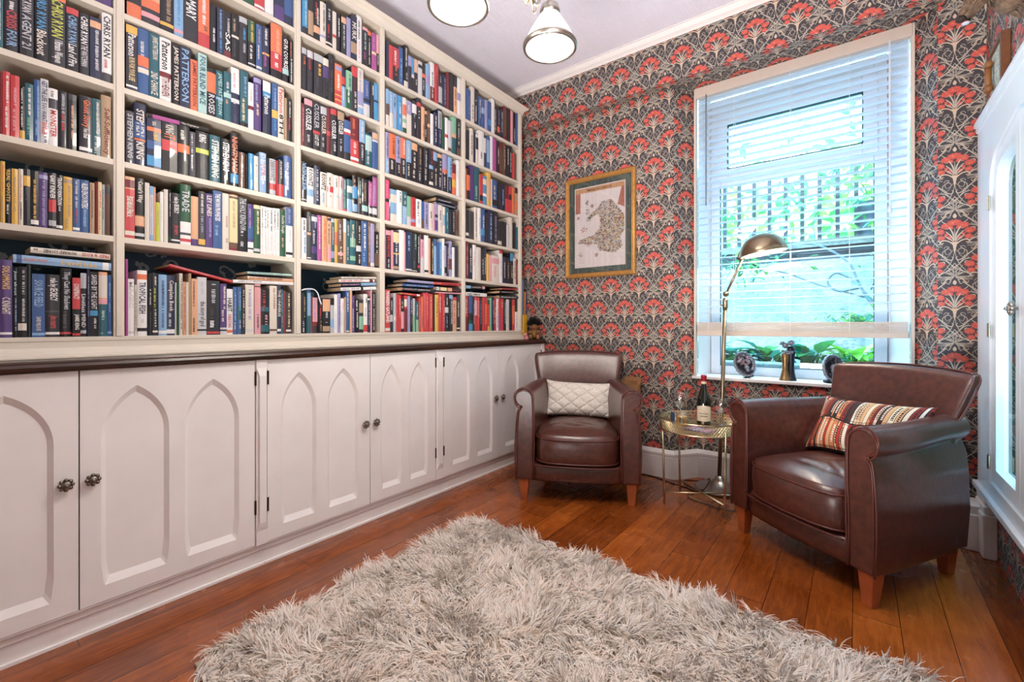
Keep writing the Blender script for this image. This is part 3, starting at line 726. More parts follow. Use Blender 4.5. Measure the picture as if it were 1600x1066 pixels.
# row: bay, shelf | crop x, crop y, crop scale | books "x0,x1,top,colour[,marks...]"
# mark "a-b:c" colour band (fractions from the top), "a-b:c'TEXT'" lettering, @ before a personal name, ~ stands for illegible print
ROWS = open_rows = '''
1,3|0,0,7.894|-30,42,h25,T,0-.9:W~;50,240,h25,k,.1-.45:W~,.45-.7:R'CRISIS',.72-.93:b'FOUR';245,415,h25,k,.1-.42:s'@CHRIS RYAN',.45-.9:S'AGENT 21';425,600,h25,K,.05-.56:C'@CHRIS RYAN',.58-.92:w'Blackout';605,815,h25,k,0-.08:O,.08-.6:L'@CHRIS RYAN',.63-.95:W'Ultimate Weapon';820,970,100,K,0-.1:R,.12-.56:b'@CHRIS RYAN',.58-.93:W'Land of Fire';980,1105,165,k,.05-.5:W'@CHRIS RYAN',.52-.86:s'THE WATCHMAN';1115,1250,215,N,.06-.17:o,.2-.85:s~;1260,1385,135,W,.04-.64:K'@CHRIS RYAN',.66-.8:R~,.87-1:D
1,4|0,0,7.894|850,1180,h24,k;1185,1395,h23,P,.5-.7:m
1,2|0,100,6.661|-8,24,h20,r;28,108,75,R,.05-.5:W~,.55-.88:W~;110,205,120,R,.2-.5:m~,.55-.9:m~;208,262,235,K,.04-.8:w~,.84-1:Y;262,352,205,T,.08-.55:W~,.6-.9:g~;355,420,165,B,.1-.6:b~,.65-.9:b~;422,505,158,s,.03-.66:N'GET THE LIFE YOU WANT',.67-.86:R'@BANDLER',.88-.98:K~;508,605,255,W,.05-.15:D~,.18-.35:D,.38-.85:R'MONSTER';610,705,285,k,.05-.6:S~,.4-.7:R~;715,800,315,k,0-.1:D,.2-.8:o~;828,965,335,k,.06-.55:O'Ghost Story',.57-.74:W'@Peter Straub',.9-.96:W;965,1050,362,T,.06-.62:w~,.66-.96:w~;1055,1160,330,e,.2-.95:r'Self-Sufficiency'
1,1|0,240,7.894|-30,4,h19,Y;8,65,95,Y,.06-.5:O~,.55-.95:e~;68,140,180,K,.03-.6:Y'REAL GHOSTS',.66-.84:w~;145,225,188,Y,.15-.8:e~;232,290,190,w,.12-.55:O~,.57-.9:K~;292,378,190,k,.12-.3:Y,.33-.55:D~;380,480,215,K,.16-.86:Y~,.88-.96:W;485,600,230,P,.05-.12:p,.15-.95:p~;600,695,240,k,.04-.46:W'@GARY KINDER',.48-.7:R,.85-.95:S;698,780,262,K,.05-.55:W'TRANSFORMATION',.57-.66:s~,.92-.97:W;785,895,290,Y,.04-.12:e,.15-.75:e~,.78-.95:e~;903,990,310,B,.04-.55:s~,.58-.84:R~,.92-.97:W;990,1108,325,B,.06-.54:W'ALIEN ENCOUNTERS',.56-.88:b~;1112,1172,360,e,.15-.7:E~;1172,1215,345,r;1215,1262,350,y,.15-.5:R~,.55-.9:e~;1262,1300,380,S,.1-.7:D~;1300,1362,380,E,.05-.2:D
1,0|0,370,6.661|-60,-3,h21,k;0,130,240,P,.08-.38:Y'SOLOMON`S',.48-.7:w'@C KNIGHT',.93-.96:W;133,185,320,K,.05-.4:t'Just about',.44-.9:b~;187,280,315,K,.05-.78:S~,.8-.9:w;283,325,290,k;335,472,388,B,.1-.52:b'SOURCE FIELD',.68-.9:w'@DAVID WILCOCK',.93-.97:b;475,625,395,k,.06-.42:W'rule by SECRECY',.58-.6:D,.66-.86:R'@jim marrs',.92-.96:W;633,750,330,K,.05-.6:S'They Cast No Shadows',.63-.88:D~,.93-.96:R;755,838,430,K,0-.53:R,.1-.36:W'CONSPIRACY',.62-.88:W'@JAMIE KING',.94-.98:R;842,905,380,k,0-.24:S,.33-.86:s'Limitless MIND',.9-.95:S;908,938,340,N,.1-.7:p~;940,1025,365,K,.05-.58:s'SAVED BY THE LIGHT',.6-.68:C,.72-.88:s~;1028,1118,370,o,.05-.4:w,.42-.5:m,.5-1:T,.6-.75:t~,.93-.97:t~;1122,1170,400,B,.1-.6:b~,.92-.96:b
2,5|320,0,7.107|250,330,h22,w;335,425,h22,N;430,555,h23,G,.3-.6:t;560,670,h23,R,.5-.6:W,.9-.95:W;675,770,h23,W,.3-.6:R;775,885,h23,N,.7-1:P;890,985,h23,B,.8-1:N
2,4|190,0,7.614|65,235,h24,k,.2-.7:D~,.78-1:O;240,460,h25,k,.3-.75:O,.4-.6:o,.82-.9:m;465,625,h23,K,.15-.35:O,.35-.8:e~,.84-.9:Y;630,742,h22,b,.3-.8:C~,.86-.92:m;745,915,h25,k,.3-.62:W'MARY',.4-.6:D~;915,1050,h24,O,.1-.6:W~,.62-.7:E~,.75-1:R
2,4|320,0,7.107|60,130,45,K,.5-.8:W~;140,218,90,N,.04-.65:b~,.68-.95:C~;220,295,130,K,.12-.45:s~,.46-.85:W'SAS',.86-1:r;305,385,160,K,.1-.4:e~,.45-.5:w,.55-.9:D~;390,480,190,k,0-.12:S,.22-.5:C~,.55-.75:S~;487,572,230,K,0-.45:G,.02-.45:Y~,.5-.82:W~,.9-.93:s;575,637,275,B,.1-.4:e~,.45-.75:w~,.9-.95:w;645,725,295,N,.05-.42:W~,.55-.85:M~,.56-.6:Y;735,860,260,K,0-.53:O,.08-.5:o~,.53-.85:R,.55-.8:W~;872,940,405,K,.05-.7:W'GUN COURSE'~,.7-.82:t;945,1000,450,K,.05-.4:O~,.42-.95:W~
2,3|190,0,7.614|60,195,265,k,.02-.14:Y,.15-.48:W'@Patterson',.5-.85:y'RUN FOR YOUR LIFE',.92-.95:W;200,330,315,B,.2-.42:s~,.42-.58:O,.6-.68:w;335,455,375,T,.05-.4:w'@JAMES PATTERSON',.6-.95:w'2ND CHANCE';460,595,430,W,.06-.5:K'@Patterson',.54-.62:r,.62-.92:r'7TH HEAVEN';598,695,530,K,.04-.92:w'@JAMES PATTERSON'~;700,825,560,N,.04-.9:b'@PATTERSON'~;825,910,710,O,.05-.9:r'@JAMES PATTERSON'~;915,1020,640,t,.05-.85:T'FOUR BLIND MICE'
2,3|320,80,7.107|25,130,195,K,.08-.5:O,.54-.94:s'ROSES'~;130,212,215,T,.05-.9:t'@JAMES PATTERSON',.55-.6:b;215,298,235,T,.2-.42:s~,.42-.52:t,.56-.66:o~;300,392,185,W,.1-.4:m~,.45-.55:N,.62-1:N,.58-.68:s~;398,485,220,T,.08-.45:b~,.5-.9:y~,.92-1:K;487,548,350,W,.15-.4:m~,.5-.58:r;550,635,290,P,.1-.5:p~,.5-.7:y~,.02-.1:p;650,735,335,N,0-.2:W,.2-.3:C,.26-.62:W'@Patterson';750,818,360,B,.08-.5:b~,.5-.65:Y,.67-.9:C~;820,888,400,w,.04-.5:R'@Patterson',.52-.9:K'8TH';893,920,520,e;920,970,530,K,.04-.42:w~,.44-.75:R~
2,2|190,150,7.614|55,155,180,D,.06-.9:S'@STEPHEN KING';155,295,85,N,.1-.52:w'@STEPHEN',.57-.6:O,.62-.9:w'@KING',.3-.56:B;305,475,270,N,.06-.14:w'@KING',.18-.26:O,.28-.42:Y~,.45-.62:B,.75-.95:C;480,665,320,K,.05-.22:w'@KING',.24-.34:O'IT',.36-.58:R;675,815,355,K,.1-.3:w~,.38-.55:O;818,885,425,D,.05-.85:s~;890,1045,425,K,.06-.22:W'@KING',.36-.46:L
2,2|320,190,8.2|70,205,180,T,.1-.9:w'@STEPHEN KING',.12-.85:t~;215,340,225,K,.08-.7:W'@STEPHEN KING';335,440,155,K,.06-.74:O'NIGHTMARES'~,.76-.93:C;445,525,395,E,.05-.7:w~;530,566,430,K;570,638,410,C,.7-.95:W~;640,695,440,w,.25-.32:E~,.4-.6:m~;705,792,400,b,.04-.5:s'DEAN',.3-.7:R'@KOONTZ',.72-.95:p~;800,830,475,k;832,918,480,S,.04-.6:D'@DEAN KOONTZ',.68-.85:R;925,943,500,R;945,1020,495,k,.04-.5:S~,.66-1:R;1020,1115,440,B,.15-.8:s~
2,1|190,265,8.2|50,175,90,R,0-.2:o,.05-.18:r,.32-.66:w'Be the Pack',.34-.6:w'@CESAR MILLAN'~,.88-.95:w;178,300,110,K,.05-.4:w'Cesar`s Way',.6-.8:E,.62-.78:o,.9-.95:s;303,362,170,w,.1-.6:s~;362,412,215,s,0-.16:b,.2-.5:p~,.55-.9:b~,.9-1:b;412,445,225,o,.1-.8:m~;445,500,420,L,.1-.6:e~;500,545,285,W,.2-.6:s~;548,598,255,w;600,635,260,k,.05-.5:s~,.88-.95:G;637,752,305,k,.08-.4:W'rule by SECRECY',.64-.82:R'@jim marrs',.92-.95:W;755,890,195,G,.1-.45:S'TRADE',.62-1:W,.9-.95:R,.8-.84:D;893,992,345,O,.0-.88:o,.86-1:P;992,1085,280,D,.05-.4:s~,.45-.75:p~,.86-.96:Y
2,1|320,285,8.527|20,115,150,P,.04-.42:w'LEY LINES',.45-.8:p~;115,235,115,B,.05-.52:W'THE MAYAN PROPHECIES',.6-.8:b~;240,330,150,w,.4-.6:e~,.8-.9:e~;330,442,160,r,.02-.95:y,.04-.08:E,.12-.6:e~,.86-.95:E;455,575,200,K,.02-.6:S'THE HOLY KINGDOM',.62-.9:s~;580,655,290,P,.1-.5:p~,.45-.72:B,.78-1:W,.9-.93:K;658,745,305,G,0-.08:y,.12-.6:y~,.9-.96:s;748,781,315,W,.05-.45:K~,.5-.9:s~;782,826,325,W,.05-.45:K~,.5-.9:s~;827,862,335,W,.05-.45:K~,.5-.9:s~;863,914,340,W,.05-.5:K~,.55-.9:s~;915,963,345,W,.05-.45:K~,.5-.9:s~;964,1006,350,W,.05-.45:K~,.5-.9:s~;1010,1082,370,G,.12-.5:w'Food for Thought',.6-.85:o~;1085,1172,335,W,0-.37:B,.04-.32:p~,.4-.7:s~,.9-.95:K
2,0|190,390,7.614|52,80,115,M;82,155,350,W,.05-.5:s'MAGIC',.92-.96:s;157,186,420,w,.1-.9:D~;190,305,250,W,.06-.14:O,.18-.66:N'TROPICAL FISH',.75-.8:s~,.88-.93:K;315,366,290,K,.25-.5:s~,.6-.9:D~;375,440,280,k,.06-.2:w~,.24-.55:L~,.58-.86:w~,.92-.95:w;443,540,300,b,.08-.6:N~,.63-.88:B~,.92-.97:W;545,640,310,N,.08-.6:w'Complete Book'~,.63-.85:s~,.9-.97:W;643,662,395,W;662,690,390,G;693,731,285,w,.05-.9:D~;735,765,385,o,.1-.9:R~;766,800,390,w;801,835,285,e;838,905,350,o,.05-.5:E~,.7-.95:E~;908,1020,330,s,.08-.3:S~,.42-.85:D'the story of god',.9-.93:K
2,0|320,400,8.2|35,195,320,k,.06-.48:S~,.52-.7:D~,.74-.9:W~,.94-.98:R;200,285,360,P,.05-.5:w~,.52-.75:w~,.86-1:s,.9-.93:K;288,368,425,W,.2-.5:K'HABIT',.55-.85:R'@CHARLES DUHIGG',.9-.96:O;370,420,400,B,.1-.7:b~,.75-.9:s~;425,475,400,B,.4-.7:T,.1-.5:b~,.7-.88:w~;477,520,410,K,.05-.5:y~,.55-.85:w~;530,638,370,w,.1-.7:p~,.9-.95:s;645,722,365,m,.03-.06:E,.1-.5:o~,.6-.9:D~;730,835,425,K,.05-.5:R~,.55-.8:m~,.8-.95:T,.4-.5:T;838,930,385,w,.05-.5:e~,.9-.94:E;932,980,375,N,.1-.65:w'THE UNIVERSE',.9-.95:W;981,1010,430,T,.1-.55:b~,.6-.85:m~;1012,1050,450,r;1051,1120,465,k,.04-.5:y~,.52-.85:y~,.9-.95:w
3,5|465,0,8.886|70,145,h24,C,.3-.8:t~,.85-1:k;150,222,h24,k,.45-.95:e;228,315,h24,K,.2-.55:R~,.3-.65:w~,.7-.85:o;318,398,35,w,.05-.7:D~,.8-.85:p;400,488,35,K,.15-.4:s~,.5-.8:R~,.9-.94:w;495,545,160,w,.6-.68:R;548,605,185,K,.1-.6:W~;615,685,215,k,.05-.2:o,.2-.85:s~;690,745,245,p,.1-.8:b~;748,832,215,N,.15-.55:w'MURK',.6-.85:e;835,905,205,W,.05-.5:K~,.55-.9:m~;905,978,385,k,.12-.6:t~,.65-.85:M~,0-.08:m;978,1030,430,K,0-.12:O,.2-.9:w~;1035,1098,470,M,.5-.57:y,.1-.45:p~;1100,1148,490,m,.5-1:K,.55-.8:W~
3,4|465,60,7.614|60,118,110,k,0-.14:S,.2-.42:O~,.5-.9:D~;125,195,145,k,0-.17:s,.2-.45:R~,.5-.9:D~;200,305,190,k,0-.17:S,.22-.5:Y~,.55-.8:D~;308,375,240,K,0-.18:w,.2-.48:P,.5-.9:D~;375,445,190,K,.1-.8:D~;450,530,310,O,.05-.15:p,.25-.65:W~,.65-1:R,.75-.78:Y,.87-.9:Y;530,580,365,N,.2-.4:R,.45-1:b,.5-.8:w~;582,650,390,g,.5-1:G,.1-.4:T~,.45-.85:W~;650,722,335,k,0-.22:R,.25-.55:r~,.5-.9:s~;725,790,355,w,.05-.5:p~,.5-.8:p,.85-1:b;795,868,495,B,.05-.45:p~,.5-.6:N,.65-1:s;875,918,525,k,.08-.35:W~,.5-.8:D~;918,985,540,C,.05-.4:b~,.45-.5:N
3,3|465,145,7.893|50,88,130,r,.1-.9:m~;90,190,70,k,.02-.14:m,.2-.65:W'@CUSSLER',.68-.88:s~;198,285,110,k,.04-.55:S'@CUSSLER',.6-.66:R,.68-.9:W'LOST CITY';290,365,165,k,.02-.18:S,.2-.6:w'@CUSSLER',.68-.9:s~;368,413,180,r,.5-.6:R;415,490,180,k,.02-.14:R,.25-.65:W'@CUSSLER',.7-.9:s~;495,575,225,k,.02-.2:e,.22-.5:W'@CUSSLER',.6-.85:s~;580,660,340,B,.22-.33:W,.3-.36:R,.8-1:k;662,765,290,r,.05-.42:O~,.5-1:R,.55-.82:w~,.88-.94:W;768,838,335,k,.0-.5:b,.05-.45:w~,.55-.9:s~;845,925,510,T,.05-.5:t,.2-.9:s~;930,1000,490,B,.02-.18:o,.2-.26:s
3,2|465,240,9.693|65,148,125,k,.02-.72:b'WINTER'~,.92-.95:s;150,250,215,W,.04-.52:K'@KOONTZ',.6-.8:b;255,348,190,N,.1-.9:s~;350,450,285,w,.05-.52:K'@KOONTZ',.6-.9:b~;455,550,300,w,.12-.35:D~,.38-.55:R,.65-.72:R~;552,632,335,w,.1-.35:D~,.6-.65:t;638,690,350,m,.4-.5:S,.1-.35:D~;695,755,380,T,.05-.4:w~,.3-.9:g~,.93-1:R;758,838,395,T,.6-1:b,.2-.4:w;845,920,335,K,.1-.3:o~,.28-.6:C,.75-.95:b;925,985,365,k,.1-.5:t~,.55-.7:w~;990,1075,390,k,.1-.6:e~,.72-.88:t;1088,1145,410,k,.04-.7:M,.1-.65:m~,.75-.9:s;1150,1215,340,k,.04-.72:M,.1-.65:p~,.77-.92:s
3,1|465,320,9.693|70,150,200,W,.05-.3:K~,.34-.85:C~;152,212,110,D,.1-.4:S~,.43-.48:o,.95-.97:W;218,305,150,N,.05-.15:s,.15-.3:p~,.35-.65:s~,.7-.85:P;310,375,160,M,.05-.75:w~;380,455,170,o,.1-.6:O~,.05-.95:O~;460,515,190,o,.02-.08:N,.15-.6:N~,.65-.95:m;518,570,200,T,.02-.1:S,.2-.6:w~,.75-.9:p;572,612,210,Y,.3-.6:O;615,700,220,e,0-1:E,.1-.5:s~,.6-.9:w~,.75-.82:m;700,745,215,o,0-.3:W;748,805,245,T,.1-.35:w~,.6-.9:s~;808,890,235,T,.1-.3:y~,.3-.6:w~,.4-.6:g,.8-.9:g;895,970,255,K,.1-.48:w~,.55-.68:s,.75-.95:w~;972,1065,255,B,.05-.65:W~,.7-.95:b~;1075,1110,265,E,.1-.9:w~;1115,1175,285,p,.1-.5:m~,.9-.97:w;1175,1245,410,K,.05-.6:w~,.6-.95:E
3,0|465,420,10.15|70,140,385,K,.1-.6:e~,.7-.98:s~;145,160,340,T;162,214,330,b,0-.08:B,.6-1:T;216,250,450,r;252,330,460,m,.05-.65:p~,.68-.8:r,.8-1:k;335,400,470,K,.2-.6:R~,.65-.95:e~;405,520,470,K,.03-.38:o,.4-.7:S~,.8-.95:e;525,583,470,S,.0-.2:K,.6-.85:b;585,635,410,W,.4-.9:s~;640,686,395,p,.1-.8:P~;690,745,475,W,.1-.35:m~,.4-.8:s~;747,776,455,e;778,835,345,B,.05-.5:W~,.95-.98:w;838,868,345,o;870,920,430,P,.02-.2:p~,.3-.95:w~;922,985,480,K,.05-.35:W~,.4-.85:w~;987,1055,495,k,.1-.4:e,.5-.9:g;1060,1122,405,W,.1-.25:D~,.35-.6:p~,.8-.98:R;1125,1165,445,N,.05-.1:w,.15-.8:s~;1168,1190,345,m;1191,1240,375,K,.05-.35:s~,.4-.95:w~
4,5|597,55,7.896|55,90,75,N;92,140,125,R;142,215,155,R,.1-.5:W~,.55-1:k,.55-.8:O~;215,272,150,B,.3-.9:b~;275,325,135,K,.05-.5:W~,.6-.8:s~,.85-1:w;328,368,260,p,.3-1:k;370,402,280,C,.6-1:k,.5-.6:w;405,448,300,o,.05-.35:w~,.4-1:k,.6-.8:w~;450,498,325,s,.1-.2:k;500,545,355,k,.3-.42:O,.5-.8:s~;545,600,360,b,.3-.6:p;605,655,335,W,.25-.6:T~,.62-1:r,.65-.9:w~;658,702,360,R,.3-.9:r~;708,752,480,k,.05-.3:S~,.4-.9:S;755,800,490,N,.1-.9:p~;805,840,465,r;842,885,470,k;888,932,500,k,.3-1:o,.35-.8:E~;935,990,530,W,.4-.6:p
4,4|597,130,8.526|58,105,80,b,.4-.7:E,.7-1:w;108,155,115,b,.1-.6:w~,.6-1:w;155,212,140,b,.1-.4:N~,.5-.7:m~;218,278,170,C,.2-.5:W~,.6-.8:w~;282,335,195,w,.2-.5:O,.6-.7:g,.85-1:G;338,402,235,p,.1-.3:w~,.4-1:w;405,465,235,k,.1-.35:W,.38-.5:t~,.6-.75:s~;468,525,200,k,.1-.2:R,.3-.5:W~;528,572,320,o,.5-.9:E~;575,612,350,k,.05-.15:o,.2-.5:e~,.6-.85:w~;615,652,370,E,.4-.5:o;655,695,410,W,.3-.8:s~;698,748,395,N,.1-.4:w~,.5-.9:s~;750,798,345,N,.05-.5:S,.1-.48:N~,.55-.9:p~;800,840,460,G;842,885,465,W,.5-.6:R;888,938,500,s,.85-.95:E;940,1000,445,g,.45-.55:o,.55-1:T;1003,1055,480,k,.1-.7:w~,.8-1:E
4,3|597,200,9.267|58,112,60,p,.1-.6:k~,.65-1:b,.7-.9:w~;115,208,85,O,.1-.5:E~,.6-1:k,.65-.9:w~;210,275,120,p,.05-.55:N~,.65-1:k,.7-.9:w~;280,355,150,O,.05-.4:w~,.5-1:k,.55-.9:w~;360,430,185,b,.1-.5:s~,.55-1:k,.6-.9:w~;438,520,210,k,.02-.2:o,.25-.65:w~,.7-.9:w~;525,600,280,k,.05-.6:e~,.65-.9:S~;610,675,300,k,.05-.5:S~,.55-.9:w~;685,745,310,k,.05-.4:R~,.42-.52:b,.6-.75:w~,.85-.93:w;750,812,340,k,.02-.25:b,.4-.9:w~;815,880,370,k,.02-.12:o,.2-.6:w~,.65-.9:s~;885,950,385,p,.4-.5:O,.5-1:k,.5-.9:w~;965,1022,425,b,.1-.5:T~,.55-1:k,.6-.9:p~;1022,1082,525,r,.3-.5:O,.5-.75:Y,.75-1:O;1085,1130,470,W,.3-.6:s~
4,2|597,285,11.22|65,130,-40,H,.1-.4:m~,.46-.54:k,.6-.95:m~;135,152,120,k;155,265,125,w,.0-.15:b,.4-.75:b;268,360,145,W,.05-.35:D~;365,440,165,T,.1-.4:w~,.45-1:b,.5-.8:w~;443,510,245,g,.7-1:s;515,600,265,R,.05-.7:r~,.75-.85:p;605,697,300,W,.05-.6:K~,.6-.9:b~;700,742,340,B,.65-1:E;745,825,350,p,.05-.9:N~;828,900,370,w,.3-.55:D~,.6-.9:m~;902,928,380,m;930,985,370,p,.4-.5:k,.6-.95:P;988,1075,400,w,.2-.55:D~,.65-.8:m~;1080,1122,430,w,.3-.7:b;1125,1178,440,T,.2-.8:t~;1180,1235,480,k,.1-.9:D~;1238,1290,485,k,.1-.85:s~;1295,1350,500,E,.2-.8:k~
4,1|597,350,9.955|54,71,70,M;72,148,90,K,.02-.14:m,.17-.68:R'@BRONSON',.7-.95:S~;149,182,100,m,.3-.9:R~;185,270,110,N,.04-.3:y,.3-.6:W~,.56-.6:Y,.6-.85:w~,.9-.97:e;272,345,100,W;348,372,130,m;375,470,120,N,.1-.48:b~,.93-.97:w;480,562,145,k,.03-.4:g~,.65-.9:D~,.95-.97:w;563,604,170,k,.05-.75:W~,.8-.87:R;605,655,170,m,.0-.12:k,.15-.6:m,.2-.55:M~,.6-1:s;668,730,180,W,.9-.96:K;732,765,225,o,.1-.8:O~;767,808,230,K,.1-.9:y~;810,858,235,b,0-.2:B;862,900,285,B;902,940,290,C,.1-.8:s~;942,975,230,W,.3-.6:m~;980,1015,340,p,.7-.9:k;1016,1045,310,k,.1-.9:w~;1046,1092,270,p,.1-.4:k~,.5-.8:r;1095,1142,365,W;1145,1185,345,k,.1-.9:D~
4,0|597,425,9.237|52,122,258,R,.03-.78:W'@WARREN GATLAND',.9-.97:w;125,170,370,k,.1-.4:t~,.5-.7:S;172,205,310,S,.6-.7:w;208,240,330,O,0-1:R;242,278,335,R,.1-.6:w~;280,325,380,k,.1-.3:w~,.4-.9:m;328,370,345,R,.1-.3:w,.35-1:r;375,408,350,p;410,448,355,k,.1-.5:w~,.55-.8:R~;450,490,385,S,.5-1:g;495,535,430,T,.1-.5:w~,.6-1:g;538,570,385,R,.2-.9:m~;572,600,360,O,.6-.9:k~;602,640,305,R,.05-.9:m~;642,682,300,R,.1-.7:o~;685,742,320,R,.05-.9:o~;745,768,330,k;770,822,330,Y,.1-.6:E~;825,875,310,R,.1-.5:w~;878,915,310,R,.2-.9:m~;918,970,325,k,.1-.3:w~,.35-.5:s,.6-.9:b~;972,1025,335,k,.0-.1:b,.1-.8:s~;1028,1082,365,o,0-.1:R,.2-.8:R~;1085,1135,335,k,.2-.6:w~,.9-.94:w
5,5|722,125,7.796|55,82,100,B;85,112,125,B,.2-.8:p~;114,155,85,w,.5-.9:E~;160,205,115,k,0-.6:k,.3-.9:w~;205,245,205,B,.1-.7:w~;245,285,230,B,.3-.5:b;285,322,245,p;322,358,270,B,.6-.8:C;360,398,235,W;400,435,330,k,.1-.9:s~;437,470,345,k,.1-.6:p~,.65-.85:O;472,510,360,N,.1-.8:s~;512,555,330,r,.1-.9:E;558,592,355,k,.1-.8:D~;595,625,380,R,0-1:m;628,660,400,K,.5-.9:s~;662,700,415,B
5,4|722,190,5.786|45,73,75,k;75,107,65,w,.2-.8:k~;110,128,100,N;130,153,120,w,.1-.5:k;155,200,85,W,.6-.8:k~;203,226,150,w,.5-1:D;228,255,140,B,.1-.8:b;260,283,135,W;285,315,145,M;318,345,180,k,.2-.7:w~;347,373,190,r,.2-.9:E;375,400,190,E,.1-.8:w~;402,430,220,k,.1-.6:w~;432,458,225,k,.2-.8:s~;460,479,285,R;480,495,295,E
5,3|722,190,5.786|45,76,430,O,0-.2:k,.7-1:k;78,112,400,P;115,160,415,T,.5-.9:t~;162,190,480,O,0-1:R,.7-.9:k;192,228,495,C,.1-.3:w,.6-.7:W;230,265,460,Y,.2-.8:o;267,280,520,w;282,325,530,B,.2-.7:w~,.7-.9:k;328,358,550,k,.3-.8:D~;360,395,570,N,.2-.8:b~;398,428,580,R,0-.5:r;430,455,590,R,.3-.5:k;457,480,600,O;485,525,605,e,0-.2:k,.5-.8:O
5,2|722,315,6.398|42,72,80,k,.8-.9:w;75,125,100,D,.1-.8:k~;128,158,60,w,.1-.9:E~;160,193,65,W,.3-.8:b~;195,235,75,B,.2-.6:W~,.6-.8:C;238,260,110,k;262,315,90,N,.1-.9:b~;320,360,105,k,.1-.9:p~;362,400,200,k,.8-.95:w;402,446,205,G,0-1:k;448,478,235,s;480,512,160,w;514,540,215,k;542,562,260,T
5,1|722,315,6.398|42,68,400,r,.1-.9:m~;70,110,435,k,.1-.8:w~,.6-.9:N;112,146,435,W,.2-.6:m~;148,192,460,w,.1-.5:s~;193,225,470,k,.3-.8:w~;226,250,460,N,.3-.8:s~;252,278,525,Y;280,300,540,m;302,376,545,w,.1-.3:m,.4-.8:m~;378,412,490,W,.0-.1:R,.3-.8:m~;415,448,555,N,.2-.8:s~;450,483,565,k,.2-.8:e~;485,515,520,k,0-.25:C,.4-.8:y~;518,548,570,w,.1-.8:k~;550,568,580,r,.2-.8:m~
5,0|722,430,9.429|58,102,300,R,.1-.5:w~,.6-1:r;105,160,300,k,0-.5:B,.7-.8:G,.8-1:C;165,190,320,k,.2-.8:s~;192,235,320,R,.1-.55:m;237,265,330,R,.1-.6:w~;270,305,340,k,.1-.8:p~;308,345,330,R;347,380,330,R,.2-.8:O;382,410,370,R,0-.15:G,.85-1:Y;412,445,340,g;448,480,330,N,.1-.8:s~;482,515,335,R,.3-.8:w~;518,545,350,W,.1-.9:k~;547,578,340,M,0-.5:R;580,620,350,R,.1-.3:w~;622,655,355,k,.1-.8:s~;657,700,360,w,.1-.9:s;702,745,360,k,.2-.8:D~;748,785,360,R,.2-.8:O;788,830,360,W,.0-.4:k,.5-.9:m~
'''
